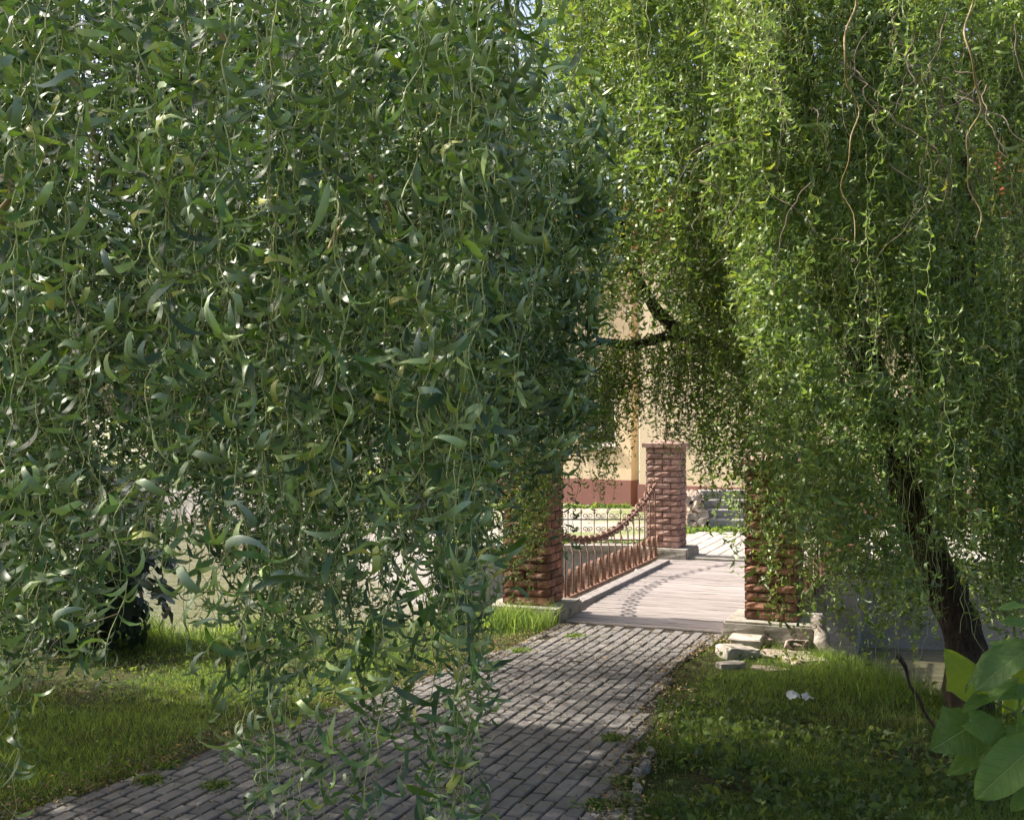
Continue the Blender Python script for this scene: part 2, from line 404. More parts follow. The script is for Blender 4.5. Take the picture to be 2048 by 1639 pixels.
for i, (x, y) in enumerate(cells):
    me = PV[random.randrange(8)]
    dz = (vnoise(np.array([[x*1.5, y*1.5, 2.]]), 8)[0]-.5)*.012+random.uniform(-.003, .003)
    x += random.gauss(0, .0025); y += random.gauss(0, .003)
    R = Matrix.Translation((x, y, dz)) @ Matrix.Rotation(ANG+random.gauss(0, .02), 4, 'Z') @ Matrix.Rotation(random.gauss(0, .012), 4, 'X') @ Matrix.Rotation(random.gauss(0, .016), 4, 'Y')
    if i in nobj: link('paver', me, path, mat=R)
    else:
        b = len(sv); sv += [tuple(R @ v.co) for v in me.vertices]; sf += [tuple(k+b for k in f.vertices) for f in me.polygons]
me = bpy.data.meshes.new('paver_field'); me.from_pydata(sv, [], sf); me.materials.append(M_paver); me.update()
tag(link('paver_field', me, path), kind='stuff')
# rounded kerb stones on the right edge
def rock_mesh(name, m, size, seed, rough=.18, sub=2):
    bm = bmesh.new(); bmesh.ops.create_icosphere(bm, subdivisions=sub, radius=1)
    r = random.Random(seed); o = np.array([r.uniform(0, 99) for _ in range(3)])
    C = np.array([v.co for v in bm.verts]); n = vnoise(C*1.7+o, 4); n2 = vnoise(C*4+o, 6)
    for v, a, b in zip(bm.verts, n, n2):
        q = np.array(v.co); q = np.sign(q)*np.abs(q)**.5; q *= 1+(a-.5)*rough*2.6+(b-.5)*rough*1.4; q[2] = min(q[2], .72+(b-.5)*.2)
        v.co = (q[0]*size[0]/2, q[1]*size[1]/2, q[2]*size[2]/2)
    me = bpy.data.meshes.new(name); bm.to_mesh(me); bm.free(); me.materials.append(m); return me
KM = [rock_mesh('kerb_stone', M_paver, (.05, .09, .07), i, .3, 2) for i in range(4)]
y = 5.2
while y < 7.4:
    _, r_ = path_lr(y); _, r2 = path_lr(y+.1)
    link('kerb_stone', KM[random.randrange(4)], path, (r_+.05+random.gauss(0, .012), y, -.012), (random.gauss(0, .1), random.gauss(0, .1), -math.atan2(r2-r_, .1)+random.gauss(0, .12)))
    y += .115+random.uniform(0, .04)

# ------------------------------------------------------------------ brick pillars
def brick_mesh(L, W, Hh, seed, m):
    """split-faced brick: all side faces bulge unevenly"""
    r = random.Random(seed); nx_, nz_ = 4, 3; V = []; Fs = []
    hx, hy, hz = L/2, W/2, Hh/2
    def face(o, u, v, nrm, nu, nv, amp):
        b = len(V)
        for j in range(nv+1):
            for i in range(nu+1):
                s, t = i/nu, j/nv; e = min(s, 1-s, t, 1-t)
                d = (0 if e < .01 else amp*(.1+r.random()*1.5)); d -= (.003 if e < .01 else 0)
                q = [o[k]+u[k]*s+v[k]*t+nrm[k]*d for k in range(3)]
                if 0 < i < nu: q = [q[k]+u[k]*r.uniform(-.07, .07) for k in range(3)]
                V.append(q)
        for j in range(nv):
            for i in range(nu):
                a = b+j*(nu+1)+i; Fs.append((a, a+1, a+nu+2, a+nu+1))
    face((-hx, -hy, -hz), (L, 0, 0), (0, 0, Hh), (0, -1, 0), 4, 3, .011)
    face((hx, -hy, -hz), (0, W, 0), (0, 0, Hh), (1, 0, 0), 2, 2, .006)
    face((-hx, hy, -hz), (0, -W, 0), (0, 0, Hh), (-1, 0, 0), 2, 2, .006)
    b = len(V); V += [(-hx, -hy, hz), (hx, -hy, hz), (hx, hy, hz), (-hx, hy, hz), (-hx, -hy, -hz), (hx, -hy, -hz), (hx, hy, -hz), (-hx, hy, -hz)]
    Fs += [(b, b+1, b+2, b+3), (b+7, b+6, b+5, b+4)]
    me = bpy.data.meshes.new('brick'); me.from_pydata(V, [], Fs); me.materials.append(m)
    bm = bmesh.new(); bm.from_mesh(me); bmesh.ops.remove_doubles(bm, verts=bm.verts, dist=.0005); bm.to_mesh(me); bm.free(); me.update(); return me
def pillar(cx, cy, label, m, seed, cap=True, plinth=(.80, .80), dropped=()):
    t = empty('brick_pillar', (cx, cy, 0), ANG); tag(t, label, 'pillar', 'brick pillars at the bridge ends')
    r = random.Random(seed); Wd = .49; RH = .0848; Hb = RH-.010
    LM = [brick_mesh(.237, .118, Hb, seed*10+i, m) for i in range(6)]
    SM = [brick_mesh(.240, .118, Hb, seed*10+50+i, m) for i in range(4)]
    MB().box((0, 0, .07+17*RH/2+.04), (Wd-.035, Wd-.035, 17*RH+.06)).obj('mortar_core', M_mortar, t)
    for k in range(17):
        z = .148+RH*(k+.5); half = Wd/2-.06
        base = 0 if k % 2 else PI/2
        for s in (0, PI):                       # two runs of two stretchers
            for q in (-.123, .123):
                a = base+s; x, y = q, -half
                X = x*math.cos(a)-y*math.sin(a); Y = x*math.sin(a)+y*math.cos(a)
                link('brick', LM[r.randrange(6)], t, (X+r.gauss(0, .002), Y+r.gauss(0, .002), z), (0, r.gauss(0, .006), a+r.gauss(0, .008)))
            a = base+PI/2+s; x, y = 0, -half
            X = x*math.cos(a)-y*math.sin(a); Y = x*math.sin(a)+y*math.cos(a)
            link('brick', SM[r.randrange(4)], t, (X, Y, z), (0, r.gauss(0, .006), a+r.gauss(0, .008)))
    # rough cast plinth
    me = MB().box((0, 0, .035), (plinth[0], plinth[1], .21)).mesh('plinth', M_conc)
    bm = bmesh.new(); bm.from_mesh(me); bmesh.ops.bevel(bm, geom=bm.edges[:], offset=.02, segments=2, affect='EDGES')
    bmesh.ops.subdivide_edges(bm, edges=bm.edges[:], cuts=3, use_grid_fill=True)
    C = np.array([v.co for v in bm.verts]); n = vnoise(C*9+seed, 2)-.5; n2 = vnoise(C*30+seed, 3)-.5
    for v, a, b in zip(bm.verts, n, n2): v.co += Vector((v.co.x, v.co.y, .3*np.sign(v.co.z-.03)*.3)).normalized()*(a*.035+b*.012)
    bm.to_mesh(me); bm.free(); link('plinth', me, t)
    zt = .148+17*RH
    mb = MB(); s = .29
    mb.box((0, 0, zt+.03), (2*s, 2*s, .06)); mb.add([(-s+.01, -s+.01, zt+.06), (s-.01, -s+.01, zt+.06), (s-.01, s-.01, zt+.06), (-s+.01, s-.01, zt+.06), (0, 0, zt+.115)], [(0, 1, 4), (1, 2, 4), (2, 3, 4), (3, 0, 4)])
    mb.obj('cap', M_brickpale, t)
    fin = MB().tube([(0, 0, zt+.13), (0, 0, zt+.50)], [.014, .005], 8).obj('finial', M_rust, t)
    for k in range(4):
        pts = []
        for i in range(30):
            s_ = i/29; th = PI*.5+s_*PI*2.6; rr = .052*(1-s_*.72)
            pts.append((.075+rr*math.cos(th)-.01, 0, zt+.165+.03+rr*math.sin(th)*1.0))
        pts = [(.012, 0, zt+.33), (.02, 0, zt+.28)]+pts
        o = MB().tube(pts, .0065, 6).obj('scroll', M_rust, fin); o.rotation_euler = (0, 0, k*PI/2)
    return t
def corner(c, sp, sa):
    q = np.array(c)+PX*sp*.245+AX*sa*.245; return q[0], q[1]
FL = corner((.358, 11.84), -1, 1); FR = corner((2.2, 11.13), 1, 1); BL = corner((2.40, 16.9), -1, 1)
BRc = np.array((2.40, 16.9))+PX*1.97; BR = corner(BRc, 1, 1)
pillar(*FL, 'sunlit split-brick pillar half veiled by leaves left of the near bridge end', M_brick, 1)
pillar(*FR, 'shaded dark split-brick pillar standing right of the near bridge end', M_brick, 2, plinth=(.86, .80))
pillar(*BL, 'pinkish far brick pillar with cap and iron finial where the chain hooks on', M_brickpale, 3)
pillar(*BR, 'far brick pillar mostly hidden behind hanging leaves on the right', M_brick, 4)

# ------------------------------------------------------------------ bridge deck
br = empty('wooden_footbridge', BF(0, 0, 0), ANG); tag(br, 'weathered silver-grey plank footbridge crossing the river between brick pillars', 'footbridge')
def plank_mesh(L, seed):
    r = random.Random(seed); mb = MB(); k = 8; wd = .121
    V = []; 
    for i in range(k+1):
        x = L*i/k; dz = r.uniform(-.003, .003)
        for yy, zz in ((-wd/2, -.045), (-wd/2+r.uniform(-.002, .002), -.006), (-wd/2+.006, dz), (0, dz+.001), (wd/2-.006, dz+r.uniform(-.002, .002)), (wd/2+r.uniform(-.002, .002), -.006), (wd/2, -.045)):
            V.append((x, yy, zz))
    Fs = [(i*7+j+1, i*7+j, (i+1)*7+j, (i+1)*7+j+1)[::-1] for i in range(k) for j in range(6)]
    Fs += [tuple(range(7)), tuple(reversed(range(k*7, k*7+7)))]
    mb.add(V, Fs); return mb.mesh('plank', M_plank)
np_ = 39; PLM = [plank_mesh(2.12, i) for i in range(6)]
for i in range(np_):
    a = .10+i*.1365; left = .30-.055*a+random.uniform(-.015, .015)
    if a < .7: left = max(left, .21)
    link('plank', PLM[random.randrange(6)], br, (left-.12, a, 0.0+random.uniform(-.004, .004)), (random.gauss(0, .008), 0, random.gauss(0, .0025)))
for p in (-.02, 2.06):
    MB().box((p+(.0), 2.75, .012), (.14, 4.3, .07)).obj('edge_beam', M_beam, br)
for p in (.25, 1.0, 1.75): MB().box((p, 2.72, -.16), (.14, 5.6, .22)).obj('girder', M_beam, br)
MB().box((1.0, 5.50, -.01), (2.3, .14, .05)).obj('end_sill', M_conc, br)

# ------------------------------------------------------------------ railings with chain
LINK = None
def link_mesh():
    pts = []
    for i in range(16):
        a = 2*PI*i/16; pts.append((math.copysign(abs(math.cos(a))**.8, math.cos(a))*.074, math.sin(a)*.046, 0))
    return MB().tube(pts, .0155, 6, closed=True).mesh('chain_link', M_rust, True)
LINK = link_mesh()
def medallion_mesh():
    """upright oval of flat strap, one side of it a filled leaf"""
    mb = MB(); n = 20; V = []; Fs = []; wd = .030
    for i in range(n):
        a = 2*PI*i/n
        for s in (-wd/2, wd/2):
            for rr in (1, .9):
                V.append((s, math.cos(a)*.072*rr, math.sin(a)*.155*(rr if rr == 1 else .95)))
    for i in range(n):
        a, b = i*4, ((i+1) % n)*4
        Fs += [(a, a+2, b+2, b), (a+1, b+1, b+3, a+3), (a, b, b+1, a+1), (a+2, a+3, b+3, b+2)]
    mb.add(V, Fs); return mb.mesh('medallion', M_rust, False)
MED = medallion_mesh()
def chain_h(a): return .585+.44*((a-2.55)/2.45)**2
def railing(p, label, hide=False):
    t = empty('chain_railing', BF(p, 0, 0), ANG); tag(t, label, 'railing', 'rusty chain railings of the footbridge')
    MB().box((0, 2.85, .025), (.05, 4.75, .03)).obj('bottom_rail', M_rust, t)
    for i in range(17):
        a = .66+i*.282; h = chain_h(a)-.02; s = .05
        pts = [(0, a, -.12), (0, a, h-.20), (-.004, a+.004, h-.14), (-.03, a+.03, h-.10), (-.035, a+.035, h-.06), (-.01, a+.012, h-.01), (0, a, h+.01)]
        MB().tube(pts, .0095, 6).obj('baluster', M_rust, t, True)
        link('medallion', MED, t, (0, a+.14, .185), (0, random.gauss(0, .03), random.gauss(0, .1)))
    # links spaced along the curve
    aa = np.linspace(.50, 5.12, 600); hh = chain_h(aa); ss = np.concatenate([[0], np.cumsum(np.hypot(np.diff(aa), np.diff(hh)))])
    n = int(ss[-1]/.114)
    for k in range(n):
        s = (k+.5)*ss[-1]/n; a = np.interp(s, ss, aa); h = np.interp(s, ss, hh); sl = math.atan2(np.interp(a+.01, aa, hh)-np.interp(a-.01, aa, hh), .02)
        R = Matrix.Translation((0, a, h)) @ Matrix.Rotation(sl, 4, 'X') @ Matrix.Rotation(PI/2, 4, 'Z') @ Matrix.Rotation((PI/4 if k % 2 else -PI/4)+random.gauss(0, .12), 4, 'X')
        link('chain_link', LINK, t, mat=R)
    for a, s in ((.48, 1), (5.16, -1)):
        MB().tube([(0, a-.06*s, chain_h(a)), (0, a+.03*s, chain_h(a)+.01), (0, a+.06*s, chain_h(a)+.045), (0, a+.035*s, chain_h(a)+.075)], .012, 6).obj('hook', M_rust, t)
railing(-.23, 'rusty iron railing with sagging chain on the left side of the footbridge')
railing(1.97+.23, 'rusty iron railing behind the shaded right pillar, mostly hidden')

# ------------------------------------------------------------------ far side: paving, fences, house, steps
fp = empty('far_pavement', BF(0, 5.6, 0), ANG); tag(fp, kind='structure')
FPM = [MB().box((0, 0, -.03), (.19, .39, .06), ch=.006).mesh('paving_block', M_farpave) for _ in range(1)]
V, Fs, cnt = [], [], 0
me0 = FPM[0]
for i in range(-2, 22):
    for j in range(0, 14):
        a = .12+(j+(.5 if i % 2 else 0))*.4; p = i*.2
        if a > 5.3: continue
        q = OR+PX*p+AX*(a+5.6)
        if q[1] < 16.8 or q[1] > 22.6: continue
        if a < 2.6 and 0 < p < 2.3 and cnt < 120: link('paving_block', me0, fp, (p, a, .004+random.uniform(-.003, .003)), (random.gauss(0, .006), random.gauss(0, .006), 0)); cnt += 1
        else:
            R = Matrix.Translation((p, a, .004+random.uniform(-.003, .003))); b = len(V); V += [tuple(R@v.co) for v in me0.vertices]; Fs += [tuple(k+b for k in f.vertices) for f in me0.polygons]
me = bpy.data.meshes.new('paving_field'); me.from_pydata(V, [], Fs); me.materials.append(M_farpave); tag(link('paving_field', me, fp), kind='stuff')

def low_fence(x0, x1, y, h, n, label, m, scroll=True, group=None):
    t = empty('low_iron_fence', (x0, y, 0)); tag(t, label, 'fence', group)
    L = x1-x0
    for z in (.08, h*.72): MB().box((L/2, 0, z), (L, .018, .022)).obj('rail', m, t)
    bm_ = MB().tube([(0, 0, 0), (0, 0, h*.86)], .009, 6).mesh('bar', m)
    sp = MB().tube([(0, 0, 0), (0, 0, .035), (0, 0, .1)], [.006, .026, .002], 6).mesh('spear_tip', m)
    pts = []
    for i in range(22):
        s = i/21; th = s*PI*2.7-PI/2; rr = .045*(1-s*.7); pts.append((rr*math.cos(th), 0, rr*math.sin(th)))
    sc = MB().tube(pts, .006, 5).mesh('scroll', m)
    sc2 = MB().tube([(-p[0], p[1], p[2]) for p in pts], .006, 5).mesh('scroll', m)
    for i in range(n):
        x = L*(i+.5)/n; b = link('bar', bm_, t, (x, 0, 0)); link('spear_tip', sp, b, (0, 0, h*.86))
        if scroll:
            link('scroll', sc, b, (.062, 0, h*.78+.02)); link('scroll', sc2, b, (-.062, 0, h*.78+.02))
            link('scroll', sc, b, (.062, 0, h*.45)); link('scroll', sc2, b, (-.062, 0, h*.45))
    return t
low_fence(-.05, 2.45, 18.62, .56, 12, 'low scrolled iron fence with spear tips on the far bank behind the chain railing', M_greyiron)
low_fence(-1.05, -.38, 20.2, .92, 8, 'red oxide iron fence panel on far bank, seen left of the sunlit pillar', M_redpaint, False)

# house
hs = empty('cream_house', (0, 26.4, 0)); tag(hs, 'cream rendered house with maroon plinth and red tiled roof beyond the bridge', 'house')
HX0, HXC, HXR, ZW, ZF = -2.2, 2.68, 12.0, 26.4, 23.2; HE = 5.6; PH = .57
def hb(name, x0, x1, y0, y1, z0, z1, m, parent=hs):
    return MB().box(((x0+x1)/2, (y0+y1)/2-26.4, (z0+z1)/2), (x1-x0, y1-y0, z1-z0)).obj(name, m, parent)
WX0, WX1, WZ0, WZ1 = 1.42, 2.30, 1.34, 2.95
UA = np.array([-.855, .518]); NA = np.array([-.518, -.855]); RA = math.atan2(.518, -.855)
def hbA(name, u0, u1, v0, v1, z0, z1, m, parent=None):
    c = np.array([HXC, ZW])+UA*(u0+u1)/2+NA*(v0+v1)/2
    return MB().box((c[0], c[1]-26.4, (z0+z1)/2), (u1-u0, v1-v0, z1-z0), RA).obj(name, m, parent or hs)
WU0, WU1, WZ0, WZ1 = .40, 1.32, 1.34, 2.95; UL = 5.4
hbA('wall', 0, WU0, -.4, 0, PH, HE, M_cream); hbA('wall', WU1, UL, -.4, 0, PH, HE, M_cream)
hbA('wall', WU0, WU1, -.4, 0, PH, WZ0, M_cream); hbA('wall', WU0, WU1, -.4, 0, WZ1, HE, M_cream)
hbA('wall', UL-.4, UL, -6, -.4, PH, HE, M_cream)
hbA('cornice', -.02, UL+.1, 0, .10, HE-.28, HE-.02, M_cream)
CW = np.array([2.72, 25.0])
def hbW(name, u0, u1, v0, v1, z0, z1, m, parent=None):
    c = CW-UA*(u0+u1)/2+NA*(v0+v1)/2
    return MB().box((c[0], c[1]-26.4, (z0+z1)/2), (u1-u0, v1-v0, z1-z0), RA).obj(name, m, parent or hs)
hbW('wall', 0, 8, -7, 0, PH, HE, M_cream)
hbA('plinth', 0, UL+.03, -.4, .035, -.1, PH, M_maroon); hbA('plinth', UL-.37, UL+.03, -6, -.4, -.1, PH, M_maroon); hbW('plinth', -.035, 8.03, -7.03, .035, -.1, PH, M_maroon)
wn = hbA('window', WU0, WU1, -.20, -.17, WZ0, WZ1, M_glass)
for x in (WU0, (WU0+WU1)/2-.035, WU1-.07): hbA('window_frame', x, x+.07, -.165, -.10, WZ0, WZ1, M_white, wn)
for z in (WZ0, WZ1-.07, WZ0+1.0): hbA('window_frame', WU0+.072, WU1-.072, -.163, -.11, z, z+.07, M_white, wn)
hbA('sill', WU0-.08, WU1+.08, -.1, .09, WZ0-.09, WZ0-.002, M_slab, wn)
# roof with rows of tiles as stepped courses
mb = MB()
for k in range(14):
    c = CW-UA*4.0+NA*(.35-k*.3); mb.box((c[0], c[1]-26.4, HE+k*.16+.021), (8.7, .42, .05), RA)
mb.obj('roof', M_tile, hs)
mb = MB()
for k in range(12):
    c = np.array([HXC, ZW])+UA*(UL/2+.1)+NA*(.35-k*.3); mb.box((c[0], c[1]-26.4, HE+k*.16+.02), (UL+.6, .42, .05), RA)
mb.obj('roof', M_tile, hs)
hbA('gutter', .0, UL+.4, .50, .60, HE-.06, HE, M_greyiron)

st = empty('stone_steps', (4.05, 21.2, 0)); tag(st, 'short flight of pale stone steps with rubble side wall up to the house', 'steps')
for k in range(4): 
    MB().box((.35, .15+k*.3, .078+k*.158), (1.7, .32, .155), ch=.012).obj('step', M_step, st)
r = random.Random(5)
RM = [rock_mesh('rubble_stone', M_rock, (.28, .2, .18), 40+i, .35, 2) for i in range(5)]
for rowi in range(4):
    for k in range(5-rowi//2):
        link('rubble_stone', RM[r.randrange(5)], st, (-.62-.02*rowi+r.gauss(0, .02), .02+k*.23+.35*(rowi > 1)*0+r.gauss(0, .02)+rowi*.06, .08+rowi*.15), (r.random()*3, r.random()*.5, PI/2+r.gauss(0, .2)))
        link('rubble_stone', RM[r.randrange(5)], st, (-.80-.02*rowi+r.gauss(0, .02), .02+k*.23+r.gauss(0, .02)+rowi*.06, .07+rowi*.145), (r.random()*3, r.random()*.5, PI/2+r.gauss(0, .2)))

# ------------------------------------------------------------------ stones at the right near pillar
def rock(name, loc, size, label, cat, seed, m=None, rot=(0, 0, 0), rough=.18, sub=3, group=None):
    o = link(name, rock_mesh(name, m or M_rock, size, seed, rough, sub), None, loc, rot); tag(o, label, cat, group); return o
q = G(1492, 1275, .02); sl = MB().box((0, 0, 0), (.30, .30, .07), ch=.012).obj('stone_slab', M_slab, None, False, (q[0], q[1], .0), (0, 0, ANG+.05)); tag(sl, 'flat pale stone slab lying in front of the right pillar plinth', 'slab')
q = G(1478, 1300, .0); rock('stone_block', (q[0], q[1]+.05, -.05), (.34, .26, .2), 'pale broken stone block just below the flat slab by the path', 'stone', 12, M_slab, (0, .1, .3), .12)
q = G(1460, 1322, 0); rock('flat_stone', (q[0], q[1], -.05), (.26, .14, .12), 'small flat stone at grass edge beside the paved path', 'stone', 13, M_slab, (0, 0, .2), .12)
for i, (px, py, sx, sy, sz, lab) in enumerate([
    (1560, 1318, .42, .3, .2, 'broad rough tan rubble stone under the right pillar plinth'),
    (1610, 1335, .36, .3, .24, 'pitted pinkish rubble stone left of the leaning stump'),
    (1540, 1345, .28, .24, .16, 'low mossy rubble stone at the edge of the grass'),
    (1600, 1306, .40, .2, .12, 'thin layered stone ledge below the pillar plinth'),
    (1530, 1296, .14, .12, .14, 'small jagged stone wedged between slab and plinth')]):
    q = G(px, py, -.1); rock('rubble_stone', (q[0], q[1], -.11 if i < 3 else -.02), (sx, sy, sz), lab, 'stone', 20+i, M_rock, (0, .05*i, .4*i), .3, 3)
M_driftwood = stone_mat('grey_stump_wood', [(.3, (.16, .13, .11)), (.55, (.34, .30, .26)), (.75, (.55, .51, .47))], 9, .03, .9)
t0 = G(1672, 1352, -.25); t1 = D(1632, 1232, t0[1]+.35)
mb = MB(); pts = [Vector(t0)+(Vector(t1)-Vector(t0))*s+Vector((.02*math.sin(s*7), .03*math.cos(s*5), 0)) for s in np.linspace(0, 1, 14)]
mb.tube(pts, [.085-.03*s+.010*math.sin(s*23) for s in np.linspace(0, 1, 14)], 12)
me = mb.mesh('leaning_stump', M_driftwood, True)
C = np.array([v.co for v in me.vertices]); n = vnoise(C*np.array([22, 22, 6]), 9)-.5
for v, k in zip(me.vertices, n): v.co += Vector((k, k*.6, 0))*.035
tag(link('leaning_stump', me), 'grey weathered stump leaning against the corner of the right plinth', 'stump')
q = G(1690, 1340, -.15); rock('pale_boulder', (q[0], q[1], -.2), (.30, .26, .26), 'pale whitish boulder on the bank right of the leaning stump', 'stone', 33, M_slab, (0, 0, .2), .14)

# crumpled tissues in the grass
def tissue(px, py, s, seed, label):
    r = random.Random(seed); n = 7; V = []; Fs = []
    for j in range(n):
        for i in range(n):
            u, v = i/(n-1)-.5, j/(n-1)-.5
            z = .5*max(0, .4-abs(u)*.8)*s+r.uniform(0, .22)*s+abs(v)*.2*s; V.append((u*s*(1-.4*abs(v))+r.uniform(-.04, .04)*s, v*s*.7+r.uniform(-.05, .05)*s, z))
    Fs = [(j*n+i, j*n+i+1, (j+1)*n+i+1, (j+1)*n+i) for j in range(n-1) for i in range(n-1)]
    mb = MB(); mb.add(V, Fs); q = G(px, py, .05); o = mb.obj('crumpled_tissue', M_tissue, None, True, (q[0], q[1], .05), (.5, 0, r.random())); tag(o, label, 'tissue'); return o
tissue(1586, 1394, .10, 3, 'larger crumpled white tissue in the shaded grass, left of a smaller one')
tissue(1613, 1396, .085, 8, 'smaller crumpled white tissue in the shaded grass, right of a larger one')

# ------------------------------------------------------------------ leaf machinery
def leaf_variant(kind, segs, across, seed, wide=.17):
    """leaf of unit length along +Y from the origin, curled; returns V, F"""
    r = np.random.default_rng(seed)
    total = {0: r.uniform(.9, 1.9), 1: r.uniform(2.0, 3.4), 2: r.uniform(3.6, 5.4), 3: r.uniform(1.1, 1.9)}[kind]
    tw = r.uniform(-2.4, 2.4); side = r.uniform(-1.7, 1.7)
    T = np.array([0., 1., 0.]); Nn = np.array([0., 0., 1.]); P = np.zeros(3); V = []
    def rot(v, ax, a):
        ax = ax/np.linalg.norm(ax); return v*math.cos(a)+np.cross(ax, v)*math.sin(a)+ax*(ax@v)*(1-math.cos(a))
    for i in range(segs+1):
        s = i/segs; wd = wide*(math.sin(PI*min(1, (s*.93+.035))**.72)**.95)*.5
        if i == 0: wd = wide*.06
        if i == segs: wd = .003
        B = np.cross(T, Nn)
        if across == 3: V += [P-B*wd+Nn*wd*.35, P, P+B*wd+Nn*wd*.35]
        else: V += [P-B*wd, P+B*wd]
        k = total/segs*(1 if kind != 3 else (2.2 if s < .5 else -2.2))
        B = np.cross(T, Nn)
        T2 = rot(T, B, k); Nn = rot(Nn, B, k); T = T2
        T = rot(T, Nn, side/segs); Nn = rot(Nn, T, tw/segs)
        P = P+T/segs
    m = across; Fs = [(i*m+j, i*m+j+1, (i+1)*m+j+1, (i+1)*m+j) for i in range(segs) for j in range(m-1)]
    return np.array(V), np.array(Fs)
KS = (0, 1, 1, 3, 2, 1, 2, 3)
HI = [leaf_variant(KS[k % 8], 8, 3, 100+k, .128) for k in range(24)]
M6 = [leaf_variant(KS[k % 8], 6, 2, 200+k, .132) for k in range(24)]
MD = [leaf_variant(KS[k % 8], 4, 2, 230+k, .17) for k in range(24)]
LO = [leaf_variant(KS[k % 8], 3, 2, 300+k, .24) for k in range(16)]
L2 = [leaf_variant((0, 1, 3)[k % 3], 2, 2, 400+k, .28) for k in range(12)]

def norm(a): return a/np.maximum(np.linalg.norm(a, axis=-1, keepdims=True), 1e-9)
def sim(P0, D0, n, ds, grav, wig, g):
    """grow many corkscrew twigs at once; returns (S,n,3)"""
    S = len(P0); P = np.zeros((S, n, 3)); P[:, 0] = P0; d = norm(D0.copy())
    ph = g.uniform(0, 2*PI, S); fr = g.uniform(25, 60, S)*ds*g.choice([-1, 1], S); am = wig*g.uniform(.5, 1.4, S)
    drift = g.normal(0, .05, (S, 3)); drift[:, 2] = 0
    for i in range(1, n):
        lat = np.stack([np.cos(ph+fr*i), np.sin(ph+fr*i), .25*np.sin(ph*2+fr*i*.7)], -1)*am[:, None]
        d = norm(d*.8+np.array([0, 0, -1.])*grav+lat+drift*.5+g.normal(0, .10, (S, 3)))
        P[:, i] = P[:, i-1]+d*ds
    return P
def proj(P):
    return CX+F*P[..., 0]/np.maximum(P[..., 1], .1), HY-F*(P[..., 2]-H)/np.maximum(P[..., 1], .1)
def tubes(P, L, r0, r1, k):
    """P (S,n,3), L number of valid nodes -> verts, quads"""
    S, n = P.shape[:2]
    T = np.zeros_like(P); T[:, 1:-1] = P[:, 2:]-P[:, :-2]; T[:, 0] = P[:, 1]-P[:, 0]; T[:, -1] = P[:, -1]-P[:, -2]; T = norm(T)
    ref = np.array([.3, .9, .2]); B = norm(np.cross(T, ref)); U = np.cross(B, T)
    ii = np.arange(n)[None, :]; rad = r0+(r1-r0)*np.clip(ii/np.maximum(L[:, None]-1, 1), 0, 1)
    a = np.arange(k)*2*PI/k
    R = P[:, :, None]+(B[:, :, None]*np.cos(a)[:, None]+U[:, :, None]*np.sin(a)[:, None])*rad[:, :, None, None]
    idx = np.arange(S*n*k).reshape(S, n, k); ok = ii[:, :-1] < (L[:, None]-1)
    a_, b_ = idx[:, :-1], idx[:, 1:]
    Q = np.stack([a_, b_, np.roll(b_, -1, 2), np.roll(a_, -1, 2)], -1)[ok].reshape(-1, 4)
    V = R.reshape(-1, 3); u, inv = np.unique(Q, return_inverse=True)
    return V[u], inv.reshape(-1, 4)
def leaf_frames(dirs, g):
    """rotation matrices whose Y axis is dirs, spin random"""
    rnd = norm(g.normal(0, 1, dirs.shape)+np.array([0, -.5, .7])); X = norm(np.cross(dirs, rnd)); Z = np.cross(X, dirs)
    return np.stack([X, dirs, Z], -1)
def bake(pos, R, sc, variants, g, tint=None):
    n = len(pos); vi = g.integers(0, len(variants), n); tint = g.random(n) if tint is None else tint
    Vs, Fs, Ts = [], [], []; base = 0
    for k, (v, f) in enumerate(variants):
        m = np.nonzero(vi == k)[0]
        if not len(m): continue
        W = np.einsum('nij,vj->nvi', R[m], v)*sc[m][:, None, None]+pos[m][:, None]
        Vs.append(W.reshape(-1, 3)); Fs.append((f[None]+(np.arange(len(m))*len(v))[:, None, None]).reshape(-1, f.shape[1])+base)
        Ts.append(np.repeat(tint[m], len(v))); base += len(m)*len(v)
    return np.concatenate(Vs), np.concatenate(Fs), np.concatenate(Ts)
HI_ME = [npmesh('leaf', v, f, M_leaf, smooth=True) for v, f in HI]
HI_MER = [npmesh('leaf', v, f, M_leafR, smooth=True) for v, f in HI]

